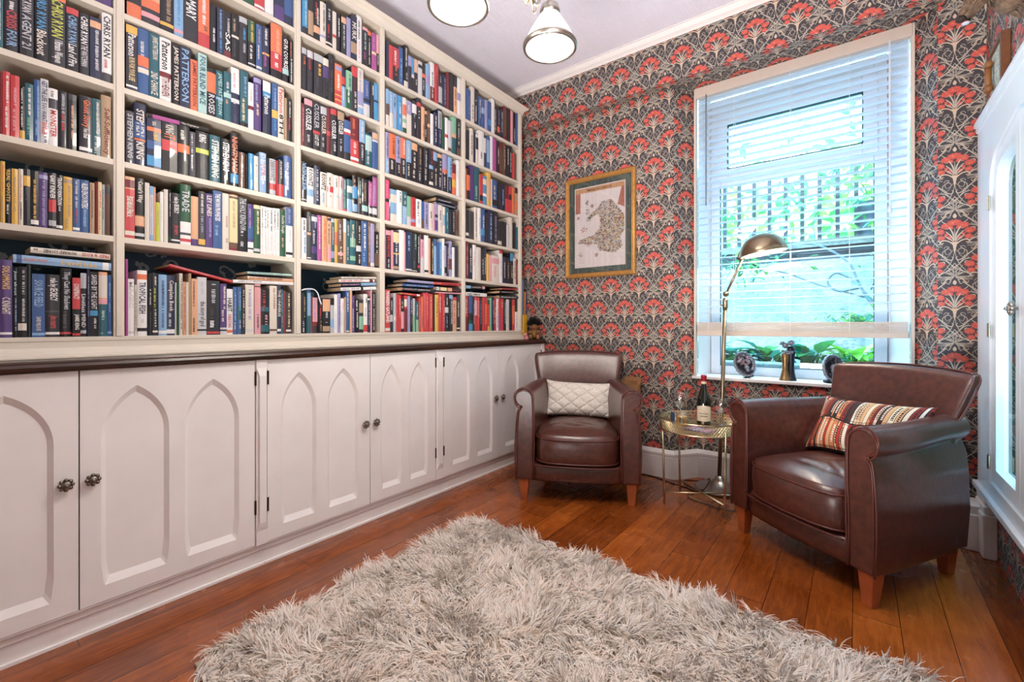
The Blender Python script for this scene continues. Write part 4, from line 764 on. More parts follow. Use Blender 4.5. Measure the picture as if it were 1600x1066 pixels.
# books lying flat on the rows: bay, left px,py, right px,py of the lower spine edge, thickness, depth, colour, marks (fractions along the spine), words for the label
FLAT = [
 (1, (20.3, 410), (174, 423), .027, .135, 'b', [(.03,.08,'B',None),(.10,.33,'O','BIGGEST SECRET'),(.46,.84,'Y','@David Icke'),(.90,.97,'W',None)], 'at far left of bottom shelf, under another flat book'),
 (1, (47.8, 394.6), (172.5, 406), .019, .13, 'w', [(.03,.08,'k','~'),(.15,.55,'k','@HOWARD SOUNES'),(.62,.98,'R','FRED & ROSE')], 'lying on top of the flat pale blue book'),
 (2, (230.5, 182.5), (327, 206.5), .016, .15, 'K', [(.08,.50,'M',None),(.53,.82,'w','The Sopranos')], 'across the row on third shelf up, second bay'),
 (2, (264.8, 416.3), (364, 442.3), .010, .20, 'R', [(.08,.6,'m','~')], 'sloping across the bottom row of the second bay'),
 (2, (364.5, 441.8), (458.8, 445.8), .0135, .15, 'W', [(.08,.45,'k','~'),(.5,.95,'s','~')], 'lowest of the flat pile above bottom row, second bay'),
 (2, (387.7, 437.2), (458.4, 441.2), .018, .13, 'o', [(.02,.35,'r','~'),(.40,.75,'E','@ROBERTA FLASHY'),(.0,1.,'N','_')], 'between white and pale teal books, second bay pile'),
 (2, (387, 427.6), (456.7, 431.8), .0095, .13, 't', [(.05,.8,'T','~')], 'topmost of the flat pile in the second bay'),
 (3, (533, 454.6), (588, 452.7), .0165, .135, 'W', [(.04,.5,'N','~'),(.55,.62,'k',None),(.68,.9,'s','~')], 'lowest of the four flat books, middle bay'),
 (3, (533.5, 447.8), (588.2, 446.2), .0155, .13, 'N', [(.04,.5,'m','~'),(.55,1,'b',None)], 'second lowest of four flat books, middle bay'),
 (3, (530, 441.3), (585.7, 441.0), .0155, .13, 'W', [(.05,.65,'R','NEVER SPLIT'),(.85,.95,'r',None)], 'second highest of four flat books, middle bay'),
 (3, (533.8, 435.6), (588.5, 435.9), .010, .12, 'w', [(.05,.6,'D','~')], 'topmost of four flat books, middle bay'),
 (4, (681.7, 318.6), (714.6, 327.4), .0165, .125, 'N', [(.1,.9,'s','~')], 'under the charcoal one, third shelf up, fourth bay'),
 (4, (681.7, 313.2), (715.5, 321.4), .021, .125, 'k', [(.1,.7,'s','~')], 'on the flat navy one, third shelf up, fourth bay'),
 (4, (628.5, 460.2), (657, 463.6), .012, .13, 'R', [(.1,.5,'Y','~'),(.8,.97,'W',None)], 'tucked flat on the row under the other flat books, fourth bay'),
 (4, (629, 454.2), (680, 457.8), .020, .15, 'k', [(.0,.33,'m','~'),(.36,.85,'w','~')], 'lowest of three at the left of the pile, fourth bay'),
 (4, (629, 447.2), (678.5, 450.2), .0155, .15, 'B', [(.1,.8,'s','~')], 'middle of three at the left of the pile, fourth bay'),
 (4, (636.5, 440.8), (678, 444.4), .0155, .14, 'p', [(.02,.95,'s','~')], 'top left of the pile, fourth bay'),
 (4, (681, 458.2), (721, 460.2), .009, .14, 'm', [], 'lowest at the right of the pile, fourth bay'),
 (4, (681, 453.8), (721, 457.2), .0235, .14, 'k', [(.02,.14,'s',None),(.17,.42,'y',None),(.45,.63,'o',None),(.66,.88,'R','~')], 'middle at the right of the pile, fourth bay'),
 (4, (678, 444.6), (721, 447.4), .017, .14, 'R', [(.02,.25,'o','~'),(.3,.8,'k','~')], 'top right of the pile, fourth bay'),
 (5, (728.2, 462.0), (761, 464.2), .025, .15, 'W', [(.06,.65,'k','@DAVID CAMERON')], 'under a dark one, left in the right bay'),
 (5, (728.2, 450.8), (758, 452.4), .021, .13, 'k', [(0,.25,'b',None),(.3,.8,'s','~'),(.85,1,'m',None)], 'on the white one, left in the right bay'),
 (5, (781, 466.2), (811, 467.4), .021, .13, 'k', [(.05,.85,'s','Autobahn')], 'lowest of three piled in the right bay'),
 (5, (781, 458.2), (810.5, 459.4), .017, .13, 'k', [(.1,.7,'w','~')], 'middle of three piled in the right bay'),
 (5, (784.5, 452.4), (810.5, 453.6), .009, .13, 'R', [(.1,.4,'w','~')], 'topmost of three piled in the right bay'),
]
_txt = {}
def text_mesh(s):
    """triangles of a word, normalised to a unit-wide, unit-high box"""
    if s in _txt: return _txt[s]
    cu = bpy.data.curves.new('lettering', 'FONT'); cu.body = s.replace('`', "'"); cu.resolution_u = 1; cu.offset = 0.018
    o = bpy.data.objects.new('lettering', cu); COL.objects.link(o)
    bpy.context.view_layer.update()
    me = bpy.data.meshes.new_from_object(o.evaluated_get(bpy.context.evaluated_depsgraph_get()))
    V = np.array([v.co[:2] for v in me.vertices]); F = [tuple(p.vertices) for p in me.polygons]
    bpy.data.objects.remove(o); bpy.data.curves.remove(cu); bpy.data.meshes.remove(me)
    a, c = V.min(0), V.max(0); _txt[s] = ((V-a)/(c-a), F, (c-a)[0]/(c-a)[1]); return _txt[s]

class Book:
    """geometry of one book in local space: spine faces +x at x=0, width along y, height along z"""
    def __init__(s): s.v = []; s.f = []; s.c = []; s.pv = []; s.pf = []
    def quad(s, p, col):
        n = len(s.v); s.v += p; s.f.append((n, n+1, n+2, n+3)); s.c.append(col)
def make_book(w, h, d, base, marks, rnd, flat_lie=False, rounded=None):
    """w thickness, h height, d depth; flat_lie turns lettering to run along the spine the same way"""
    B = Book(); c = pc(base); rounded = rounded if rounded is not None else (w > .022 and rnd.random() < .75)
    n = 7 if rounded else 3
    bul = .0035 if rounded else .0008
    ys = [(-w/2)+w*i/(n-1) for i in range(n)]
    xs = [-(bul)*(2*abs(i/(n-1)-.5))**2 - (0.0015 if i in (0, n-1) and not rounded else 0) for i in range(n)]
    t = .0024 if rounded else .0009
    inset = .003 if rounded else 0.0
    # spine strip, outside
    for i in range(n-1):
        B.quad([(xs[i], ys[i], 0), (xs[i+1], ys[i+1], 0), (xs[i+1], ys[i+1], h), (xs[i], ys[i], h)], c)
    for sgn, ye, xe in ((-1, -w/2, xs[0]), (1, w/2, xs[-1])):
        yi = ye-sgn*t
        q = [(xe, ye, 0), (-d, ye, 0), (-d, ye, h), (xe, ye, h)]; B.quad(q if sgn < 0 else q[::-1], c)
        q = [(xe, yi, 0), (-d, yi, 0), (-d, yi, h), (xe, yi, h)]; B.quad(q[::-1] if sgn < 0 else q, c)
        for z in (0, h):
            B.quad([(xe, ye, z), (-d, ye, z), (-d, yi, z), (xe, yi, z)], c)
    # top and bottom rims of the spine
    for z in (0, h):
        for i in range(n-1):
            B.quad([(xs[i], ys[i], z), (xs[i+1], ys[i+1], z), (xs[i+1]-t*1.4, ys[i+1]*.96, z), (xs[i]-t*1.4, ys[i]*.96, z)], c)
    # page block
    a, b_, e = -w/2+t*1.01, w/2-t*1.01, min(xs)-t*1.5
    z0, z1 = inset, h-inset
    P = [(e, a, z0), (-d+.003, a, z0), (-d+.003, b_, z0), (e, b_, z0), (e, a, z1), (-d+.003, a, z1), (-d+.003, b_, z1), (e, b_, z1)]
    B.pv = P; B.pf = [(0,1,2,3), (7,6,5,4), (0,4,5,1), (1,5,6,2), (2,6,7,3), (3,7,4,0)]
    # marks: (z from top a, b, colour, text)
    def curve_x(y): return float(np.interp(y, ys, xs))
    layer = 0
    for (f0, f1, col, txt) in marks:
        layer += 1; lift = .00022+.00012*layer; cc = pc(col)
        za, zb = h*(1-f0), h*(1-f1)
        if txt is None:
            for i in range(n-1):
                B.quad([(xs[i]+lift, ys[i], zb), (xs[i+1]+lift, ys[i+1], zb), (xs[i+1]+lift, ys[i+1], za), (xs[i]+lift, ys[i], za)], cc)
            continue
        if txt == '_':
            B.quad([(lift, -w/2, zb), (lift, -w*.36, zb), (lift, -w*.36, za), (lift, -w/2, za)], cc); continue
        L = za-zb
        if txt == '~':
            # illegible small print: a broken line of short strokes
            z = za; y0, y1 = -w*.17, w*.17
            off = rnd.choice((-.12, 0, 0, .12))*w
            st = max(.0035, w*.16)
            while z > zb+st*.3:
                if rnd.random() < .86:
                    u0 = y0*rnd.uniform(.7, 1.05)+off; u1 = y1*rnd.uniform(.6, 1.05)+off; zt = max(zb, z-st*rnd.uniform(.45, .8))
                    B.quad([(lift, u0, zt), (lift, u1, zt), (lift, u1, z), (lift, u0, z)], cc)
                z -= st
            continue
        V, F, asp = text_mesh(txt.lstrip('@'))
        hgt = min(w*.70, L/asp*2.6); off = 0
        nbase = len(B.v)
        for (u, v) in V:
            y = -hgt/2+v*hgt+off; z = za-u*L
            B.v.append((lift+.0002, y, z))
        for f in F: B.f.append(tuple(nbase+i for i in f)); B.c.append(cc)
    return B

def book_mesh(B, name='book'):
    me = bpy.data.meshes.new(name); me.from_pydata(B.v, [], B.f)
    a = me.color_attributes.new('col', 'FLOAT_COLOR', 'CORNER')
    data = []
    for f, c in zip(B.f, B.c): data.extend([c[0], c[1], c[2], 1.0]*len(f))
    a.data.foreach_set('color', data); me.update(); me.materials.append(M['book']); return me
def page_mesh(B):
    me = bpy.data.meshes.new('page_block'); me.from_pydata(B.pv, [], B.pf); me.update(); me.materials.append(M['page']); return me

def parse_marks(parts):
    out = []
    for p in parts:
        if ':' not in p: continue
        rng, rest = p.split(':', 1); a, c = rng.split('-'); col = rest[0]; tail = rest[1:]
        txt = None
        if "'" in tail: txt = tail.split("'")[1]
        elif '~' in tail: txt = '~'
        out.append((float(a), float(c), col, txt))
    return out
def clean(t): return t.lstrip('@').strip()
BAYN = {1: 'left bay', 2: 'second bay', 3: 'middle bay', 4: 'fourth bay', 5: 'right bay'}
SHN = ['bottom shelf', 'second shelf up', 'third shelf up', 'fourth shelf up', 'fifth shelf up', 'top shelf']
def nword(t): return len([x for x in t.replace('-', ' ').replace(',', ' ').split() if x])
def describe(base, marks, w, ordn, nrow, bay, sh):
    names = [m for m in marks if m[3] and m[3] not in ('~', '_')]
    titles = [m for m in names if not m[3].startswith('@')]
    thick = 'thick ' if w > .036 else ('thin ' if w < .014 else '')
    bands = [m for m in marks if m[3] is None and m[1]-m[0] > .07 and m[2] != base]
    tail = f", {ORD[ordn]} from left, {SHN[sh]}, {BAYN[bay]}"
    for th, nw in ((thick, 4), ('', 4), ('', 3), ('', 2), ('', 1)):
        txt = f"{th}{CN[base]} book"
        if titles: txt += f" lettered {' '.join(clean(titles[0][3]).replace('`', '').split()[:nw])} in {CN[titles[0][2]]}"
        elif names: txt += f" with {CN[names[0][2]]} lettering"
        elif bands: txt += f" with {CN[bands[0][2]]} band"
        elif marks and marks[0][3] == '~' and marks[0][2] != base: txt += f" with {CN[marks[0][2]]} print"
        if nword(txt+tail) <= 16: break
    return txt+tail
rnd = random.Random(11)
rows = {}
for line in ROWS.strip().split('\n'):
    hd, org, body = line.split('|', 2)
    bay, sh = map(int, hd.split(',')); ox, oy, sc = map(float, org.split(','))
    for bk in body.split(';'):
        p = bk.split(','); x0, x1 = float(p[0])/sc+ox, float(p[1])/sc+ox
        ya, _ = at_x(x0, 500, XS); yb, _ = at_x(x1, 500, XS)
        if p[2].startswith('h'): hh = int(p[2][1:])/100
        else:
            _, z = at_x((x0+x1)/2, float(p[2])/sc+oy, XS); hh = z-SH[sh]
        gap = (2.80 if sh == 5 else SH[sh+1]-.021)-SH[sh]
        hh = max(.10, min(hh, gap-.006))
        rows.setdefault((bay, sh), []).append([ya, yb, hh, p[3], parse_marks(p[4:])])
every = []
for (bay, sh), R in rows.items():
    R.sort(key=lambda r: r[0]); y0, y1 = BAYS[bay-1]
    # keep neighbours from running into each other or the uprights
    R[0][0] = max(R[0][0], y0+.0015) if bay != 1 else R[0][0]; R[-1][1] = min(R[-1][1], y1-.0015)
    for a, c in zip(R[:-1], R[1:]):
        if c[0]-a[1] < .0007:
            m = (c[0]+a[1])/2; a[1] = m-.0005; c[0] = m+.0005
    R[:] = [r for r in R if r[1]-r[0] > .003]
    vis = [r for r in R if r[1] > .155]
    for i, r in enumerate(R):
        o = vis.index(r)+1 if r in vis else 0
        ymid = (r[0]+r[1])/2; k = SY*0+( -SY*XS*1.0 + CY*ymid)     # distance along the view
        area = (r[1]-r[0])*r[2]/k**2*(abs(XS)/k)
        every.append([area, bay, sh, o, len(vis), r])
NI = 300-len(FLAT)-3
every.sort(key=lambda e: -e[0] if e[3] else 1)
solo = [e for e in every if e[3]][:NI]; rest = [e for e in every if e not in solo and e[5][1] > .10]
def put_book(B, label, group, loc, rot=None):
    o = bpy.data.objects.new('book', book_mesh(B)); COL.objects.link(o); o.location = loc
    if rot is not None: o.rotation_euler = rot
    tag(o, label, 'book', group)
    p = bpy.data.objects.new('page_block', page_mesh(B)); COL.objects.link(p); p.parent = o
    return o
for area, bay, sh, o, n, r in solo:
    w = r[1]-r[0]; B = make_book(w, r[2], rnd.uniform(.13, .155) if r[2] > .2 else rnd.uniform(.11, .13), r[3], r[4], rnd)
    put_book(B, describe(r[3], r[4], w, o, n, bay, sh), f"books standing on the {SHN[sh]} of the {BAYN[bay]}", (XS-rnd.uniform(0, .006), (r[0]+r[1])/2, SH[sh]+.0002))
A = Book()
for area, bay, sh, o, n, r in rest:
    B = make_book(r[1]-r[0], r[2], .14, r[3], [m for m in r[4]], rnd)
    off = (XS-rnd.uniform(0, .006), (r[0]+r[1])/2, SH[sh]+.0002); k = len(A.v)
    A.v += [(x+off[0], y+off[1], z+off[2]) for x, y, z in B.v]; A.f += [tuple(i+k for i in f) for f in B.f]; A.c += B.c
    k = len(A.v); A.v += [(x+off[0], y+off[1], z+off[2]) for x, y, z in B.pv]; A.f += [tuple(i+k for i in f) for f in B.pf]; A.c += [srgb('#c9ab84')[:3]]*6
o = link('small_distant_books', book_mesh(A, 'small_distant_books')); tag(o, 'remaining narrow books filling the far bays of the bookcase', 'books', kind='stuff')
for i, (bay, pl, pr, th, dp, col, marks, where) in enumerate(FLAT):
    yl, zl = at_x(pl[0], pl[1], XS); yr, zr = at_x(pr[0], pr[1], XS)
    L = math.hypot(yr-yl, zr-zl); ang = math.atan2(zr-zl, yr-yl)
    # built standing, then laid down: local z (height) runs along -y .. +y
    mk = [(1-b_, 1-a_, c_, t_) for a_, b_, c_, t_ in marks]
    B = make_book(th, L, dp, col, [m for m in mk if not (m[3] and m[3] not in ('~', '_'))], rnd, rounded=False)
    tx = [m for m in marks if m[3] and m[3] not in ('~', '_')]
    for a_, b_, c_, t_ in tx:
        V, F, asp = text_mesh(t_.lstrip('@')); nb = len(B.v); hg = min(th*.62, (b_-a_)*L/asp*1.6)
        flip = i == 1
        for (u, v) in V:
            if flip: u, v = 1-u, 1-v
            B.v.append((.0006, hg/2-v*hg, L*(a_+(b_-a_)*u)))
        for f in F: B.f.append(tuple(nb+q for q in f)); B.c.append(pc(c_))
    # rotate about x so local +z -> +y, local +y -> -z
    def tf(p): return (p[0], p[2], th/2-p[1])
    B.v = [tf(p) for p in B.v]; B.pv = [tf(p) for p in B.pv]
    lab = f"flat {CN[col]} book"
    tt = [clean(m[3]) for m in tx if not m[3].startswith('@')]
    if tt: lab += f" {tt[0].replace('&', 'and')}"
    put_book(B, lab+' '+where, 'books lying flat on top of the rows', (XS-.001, yl, zl), (ang, 0, 0))
# ------------------------------------------------------------------ armchairs
def arm_section(t, sgn):
    """outline of the arm at t (0 front .. 1 back), local x, z"""
    k = t*t*(3-2*t)
    sh = -.075*k; fl = .012*math.sin(math.pi*t)
    r = .058-.006*k; cx, cz = .318+sh+fl, .622+.012*k
    pts = [(.262+sh, .13), (.258+sh, .30), (.256+sh, .46), (.257+sh, .57)]
    for a in (172, 150, 125, 100, 75, 50, 25, 0, -25, -50, -72): pts.append((cx+r*math.cos(math.radians(a)), cz+r*math.sin(math.radians(a))))
    pts += [(.352+sh+fl, .545), (.362+sh+fl*2, .46), (.368+sh*1.0+fl*2, .30), (.362+sh*1.05, .13)]
    return [(sgn*x, z) for x, z in pts]
def armchair(loc, rz, label):
    ch = empty('leather_armchair', loc, rz); tag(ch, label, 'armchair', 'brown leather club armchairs')
    rr = random.Random(int(loc[0]*100))
    for sgn in (-1, 1):
        b = MB(); ns = 9; S = [arm_section(i/(ns-1), sgn) for i in range(ns)]; ys = [-.325+.62*(i/(ns-1)) for i in range(ns)]
        ys[0] = -.325
        n = len(S[0]); base = 0
        for i in range(ns):
            for (x, z) in S[i]: b.v.append((x, ys[i]+(.012*math.cos((z-.1)*3) if i == 0 else 0)*0, z))
        for i in range(ns-1):
            for j in range(n): a0 = i*n+j; a1 = i*n+(j+1) % n; b.f.append((a0, a1, a1+n, a0+n)); b.m.append(0)
        b.f.append(tuple(range(n))); b.m.append(0); b.f.append(tuple((ns-1)*n+j for j in range(n))); b.m.append(0)
        b.build('arm', M['leather'], ch, weld=True, bevel=.012, seg=3)
        # double piping round the arm front and the stitched scroll face
        for off, yy in ((-.004, -.322), (.012, -.3225)):
            cen = (sgn*.31, .35)
            P = []
            for (x, z) in S[0]:
                d = Vector((x-cen[0], z-cen[1])); d = d.normalized()*off; P.append((x-d.x*1.0, yy-.004, max(.13, z-d.y)))
            b = MB(); b.tube(catmull(P, 3), .0042, 6); b.build('piping', M['piping'], ch, smooth=True)
    # base rail with a bowed front
    b = MB(); N = 40
    def plan(i, grow=0.0):
        a = 2*math.pi*i/N; c, s = math.cos(a), math.sin(a)
        x = math.copysign(abs(c)**.35, c); y = math.copysign(abs(s)**.35, s)
        w = .345-.045*(y+1)/2*1.2+grow; yy = y*(.31+grow)
        if y < 0: yy -= .028*(1-min(1, abs(x))**2)
        return (x*w, yy)
    lv = [(.122, -.02), (.126, -.004), (.15, 0), (.205, .002), (.222, -.002), (.228, -.014)]
    b.grid(lambda i, j: (*plan(i, lv[j][1]), lv[j][0]), N, len(lv), closeu=True)
    b.f.append(tuple(len(lv)*i for i in range(N))); b.m.append(0); b.f.append(tuple(len(lv)*i+len(lv)-1 for i in range(N))); b.m.append(0)
    b.build('base', M['leather'], ch, smooth=True)
    b = MB(); b.tube([(x, -.338-.028*(1-(x/.26)**2)*1.0+.0, .226) for x in np.linspace(-.255, .255, 17)], .0045, 6); b.build('base_piping', M['piping'], ch, smooth=True)
    # back: bent, flared towards the top, crest gently arched
    b = MB(); N = 44; lv = []
    Z = [(.14, 1, 0), (.30, 1, 0), (.46, 1, 0), (.58, 1, 0), (.66, 1, 0), (.74, 1, 0), (.80, 1, 0), (.835, .97, 0), (.852, .88, 0), (.858, .70, 0), (.858, .40, 0)]
    def ringp(i, j):
        z, sc, _ = Z[j]
        a = 2*math.pi*i/N; c, s = math.cos(a), math.sin(a)
        u = math.copysign(abs(c)**.45, c); v = math.copysign(abs(s)**.6, s)
        W = float(np.interp(z, [.14, .5, .66, .86], [.285, .27, .278, .318])); T = float(np.interp(z, [.14, .5, .7, .86], [.062, .055, .046, .042]))
        yc = float(np.interp(z, [.14, .46, .66, .86], [.262, .268, .292, .350]))
        x = u*(W-(1-sc)*.05); y = yc+v*T*sc-.060*abs(u)**3*float(np.interp(z, [.5, .86], [1.0, .75]))
        zz = z+(.016*(1-u*u)-.004)*(1 if z > .7 else 0)
        return (x, y, zz)
    b.grid(ringp, N, len(Z), closeu=True)
    b.f.append(tuple(len(Z)*i+len(Z)-1 for i in range(N))); b.m.append(0)
    o = b.build('backrest', M['leather'], ch, smooth=True)
    # wing panels that carry the arm roll into the back
    for sgn in (-1, 1):
        b = MB(); b.tube(catmull([(sgn*.268, .18, .60), (sgn*.282, .235, .66), (sgn*.300, .275, .74), (sgn*.312, .31, .82), (sgn*.306, .318, .852)], 4), .0045, 6); b.build('back_piping', M['piping'], ch, smooth=True)
    b = MB(); b.tube(catmull([(-.306, .318, .852), (-.2, .345, .866), (0, .366, .873), (.2, .345, .866), (.306, .318, .852)], 5), .0045, 6); b.build('crest_piping', M['piping'], ch, smooth=True)
    # seat cushion: crowned, with soft wrinkles
    b = MB(); N, K = 60, 24
    def seat_xy(a, k):
        c, s = math.cos(a), math.sin(a); x = math.copysign(abs(c)**.32, c); y = math.copysign(abs(s)**.32, s)
        X = x*(.252-.012*(y+1)/2); Y = -.075+y*.262
        if y < 0: Y -= .034*(1-x*x)
        return X*k, (Y+.075)*k-.075
    wr = [(rr.uniform(-.2, .2), rr.uniform(-.25, .1), rr.uniform(0, 3.14), rr.uniform(.02, .05)) for _ in range(16)]
    def crown(x, y):
        q = max(0, 1-(abs(x)/.26)**2.6)*max(0, 1-(abs(y+.085)/.30)**2.6)
        h = .070*q**.75
        for (cx, cy, th, L) in wr:
            dx, dy = x-cx, y-cy; u = dx*math.cos(th)+dy*math.sin(th); v = -dx*math.sin(th)+dy*math.cos(th)
            h -= .008*math.exp(-(u/(L*2.4))**2-(v/.011)**2)*q**.3
        return h
    prof = [(.20, .232), (.6, .232), (.94, .234), (.985, .240), (1.0, .252), (1.012, .29), (1.015, .33), (1.010, .368), (.998, .380), (.985, .386)]
    ks = [.97, .94, .91, .875, .84, .80, .755, .71, .66, .61, .56, .51, .46, .41, .36, .31, .26, .21, .16, .11, .06, .02]
    def sp(i, j):
        a = 2*math.pi*i/N
        if j < len(prof): k, z = prof[j]; x, y = seat_xy(a, k); return (x, y, z)
        k = ks[j-len(prof)]; x, y = seat_xy(a, k); return (x, y, .386+crown(x, y))
    n = len(prof)+len(ks); b.grid(sp, N, n, closeu=True); b.f.append(tuple(n*i+n-1 for i in range(N))); b.m.append(0); b.f.append(tuple(n*i for i in range(N))); b.m.append(0)
    cu = b.build('seat_cushion', M['leather'], ch, smooth=True)
    for kz in ((1.004, .385), (1.006, .246)):
        b = MB(); b.tube([(*seat_xy(2*math.pi*i/60, kz[0]), kz[1]) for i in range(61)], .0045, 6); p = b.build('cushion_piping', M['piping'], cu, smooth=True)
    for sx, sy in ((-1, -1), (1, -1), (-1, 1), (1, 1)):
        x = .318*sx if sy < 0 else .222*sx; y = -.283 if sy < 0 else .262; b = MB()
        t, q = .030, .019; z0, z1 = 0.0, .130
        dx = 0.0; dy = .004*sy
        b.add([(x-q+dx,y-q+dy,z0),(x+q+dx,y-q+dy,z0),(x+q+dx,y+q+dy,z0),(x-q+dx,y+q+dy,z0),(x-t,y-t,z1),(x+t,y-t,z1),(x+t,y+t,z1),(x-t,y+t,z1)], [(0,3,2,1),(4,5,6,7),(0,1,5,4),(1,2,6,5),(2,3,7,6),(3,0,4,7)])
        b.build('leg', M['leg'], ch, bevel=.003)
    return ch
c1 = armchair((-1.469, 2.642, 0), math.radians(28.5), 'brown leather armchair with a cream cushion, against the bookcase corner under the framed map')
c2 = armchair((-0.030, 2.600, 0), math.radians(-38.1), 'brown leather armchair with a book-print cushion, right of the small metal table')

def pillow(name, W, Hh, T, mats, loc, rot, colfn=None, nu=60, nv=32, thinpuff=.55):
    b = MB(); cols = []
    def P(u, v, s):
        q = max(0, (1-abs(u)**3.2))*max(0, (1-abs(v)**3.0)); y = s*T/2*q**thinpuff
        return (W/2*u*(1-.085*(1-v*v)), y, Hh/2*v*(1-.12*(1-u**4)))
    for s in (-1, 1):
        b.grid(lambda i, j: P(-1+2*i/(nu-1), -1+2*j/(nv-1), s), nu, nv)
    me = b.mesh(name)
    if colfn:
        a = me.color_attributes.new('col', 'FLOAT_COLOR', 'CORNER'); d = []
        per = (nu-1)*(nv-1)
        for k, f in enumerate(b.f):
            kk = k % per; i, j = divmod(kk, nv-1); c = colfn(i/(nu-1), j/(nv-1)); d.extend([*c, 1.0]*4)
        a.data.foreach_set('color', d)
    m = bmesh.new(); m.from_mesh(me); bmesh.ops.remove_doubles(m, verts=m.verts, dist=1e-5); bmesh.ops.recalc_face_normals(m, faces=m.faces); m.to_mesh(me); m.free()
    o = link(name, me, mats, smooth=True); o.location = loc; o.rotation_euler = rot; return o
# cream knitted cushion
t = NT('cream_knit'); co = t.coord()
sep = t.node('ShaderNodeSeparateXYZ'); t.L(co, sep.inputs[0]); X, Zc = sep.outputs[0], sep.outputs[2]
zz = t.math('ABSOLUTE', t.math('SUBTRACT', t.math('FRACT', t.math('ADD', t.math('MULTIPLY', X, 5.5), 20.25)), .5))
br = t.math('SINE', t.math('MULTIPLY', t.math('ADD', t.math('MULTIPLY', X, 30.0), t.math('MULTIPLY', Zc, 52.0)), 1.0))
rib = t.math('SINE', t.math('MULTIPLY', t.math('SUBTRACT', t.math('MULTIPLY', X, 1.0), t.math('MULTIPLY', Zc, .8)), 700.0))
t.color(t.ramp(t.noise(co, 70, 2), [(.3, srgb('#ded3c6')), (.7, srgb('#f0e8de'))])); t.set(Roughness=.9)
br2 = t.math('SINE', t.math('SUBTRACT', t.math('MULTIPLY', X, 30.0), t.math('MULTIPLY', Zc, 40.0)))
br = t.math('MINIMUM', t.math('ABSOLUTE', t.math('SINE', t.math('ADD', t.math('MULTIPLY', X, 30.0), t.math('MULTIPLY', Zc, 40.0)))), t.math('ABSOLUTE', br2))
t.bump(t.math('ADD', t.math('MULTIPLY', t.math('POWER', br, .5), 1.0), t.math('ADD', t.math('MULTIPLY', rib, .05), t.math('MULTIPLY', t.noise(co, 160, 2), .25))), .9, .011)
R1 = math.radians(28.5)
def local(c, rz, x, y, z): return (c[0]+x*math.cos(rz)-y*math.sin(rz), c[1]+x*math.sin(rz)+y*math.cos(rz), z)
p = pillow('cushion', .475, .255, .12, [t.mat], local((-1.469, 2.642), R1, .012, .115, .555), (math.radians(-20), math.radians(2), R1))
tag(p, 'cream cable-knit cushion propped on the left-hand leather armchair', 'cushion')
# cushion printed with rows of book spines
pr = random.Random(5); cols = []
for row in range(2):
    u = 0; L = []
    while u < 1:
        w = pr.uniform(.018, .052); c = pr.choice(['#c93a2b', '#e3a070', '#e3b483', '#d9774a', '#efe2c8', '#4a2a24', '#a8583a', '#2b2628', '#d98a5c', '#f3ead9', '#8e2d26', '#e9c9a2', '#3d4a50', '#b5352a', '#f1dcc2'])
        L.append((u, u+w, c, pr.uniform(-.05, .05), pr.random())); u += w
    cols.append(L)
def bookprint(u, v):
    wv = .5+.05*math.sin(u*9); r = 0 if v < wv else 1; f = (v/wv) if r == 0 else (v-wv)/(1-wv)
    if f < .03 or f > .97: return srgb('#241d1e')[:3]
    for (a, c, col, sh, k) in cols[r]:
        if a <= u < c:
            if c-u < .0055: return srgb('#2a2122')[:3]
            m = (u-a)/(c-a)
            if k > .45 and .3 < m < .7 and .2 < f < .8 and (int(f*38) % 3): return srgb('#2a2122' if k > .7 else '#f0e6d8')[:3]
            if .06 < f < .10 or .9 < f < .93: return tuple(x*.5 for x in srgb(col)[:3])
            return srgb(col)[:3]
    return srgb('#efe2c8')[:3]
R2 = math.radians(-38.1)
p = pillow('cushion', .50, .31, .15, [attr_mat('printed_cotton', .8)], local((-0.03, 2.60), R2, .015, .080, .575), (math.radians(-32), math.radians(-3), R2), bookprint, 240, 90)
tag(p, 'red, black and cream cushion printed with rows of books, on the right-hand armchair', 'cushion')
# ------------------------------------------------------------------ shaggy rug
def in_rug(x, y, x0=-1.650, x1=0.27, y0=.500, y1=1.825, r=.09):
    cx = min(max(x, x0+r), x1-r); cy = min(max(y, y0+r), y1-r); return (x-cx)**2+(y-cy)**2 <= r*r
rug = empty('rug', (-.69, 1.16, 0)); tag(rug, 'cream long-pile shaggy rug lying on the wooden floor', 'rug')
b = MB(); b.box(-1.635+.69, .255+.69, .515-1.16, 1.81-1.16, .0005, .012); b.build('backing', flat('rug_backing', '#b8a794', .95), rug, bevel=.004)
g = np.random.default_rng(3)
NTUFT = 9500; V = []; Fc = []; Cc = []
tx = g.uniform(-1.65, .27, NTUFT*2); ty = g.uniform(.5, 1.825, NTUFT*2)
keep = [k for k in range(NTUFT*2) if in_rug(tx[k], ty[k])][:NTUFT]
tx, ty = tx[keep], ty[keep]; n = len(tx)
# slowly varying lie of the pile
ph = g.uniform(0, 6.28, 6)
ang = 1.6*np.sin(tx*5.1+ph[0])+1.5*np.sin(ty*6.3+ph[1])+1.2*np.sin((tx+ty)*9.7+ph[2])+.9*np.sin((tx-ty*1.3)*17+ph[3])+g.normal(0, .7, n)-1.2
lean = np.clip(.88+.25*np.sin(tx*13+ph[4])*np.sin(ty*15+ph[5])+g.normal(0, .22, n), .05, 1.25)
NS = 8; S = 5
a = np.repeat(ang, NS)+g.normal(0, .28, n*NS); le = np.clip(np.repeat(lean, NS)+g.normal(0, .15, n*NS), 0, 1.45)
bx = np.repeat(tx, NS)+g.normal(0, .0045, n*NS); by = np.repeat(ty, NS)+g.normal(0, .0045, n*NS)
Ls = np.clip(g.normal(.060, .009, n*NS), .035, .09)
tone = np.repeat(g.normal(0, 1, n), NS)*.5+g.normal(0, .5, n*NS)
dx, dy = np.cos(a), np.sin(a)
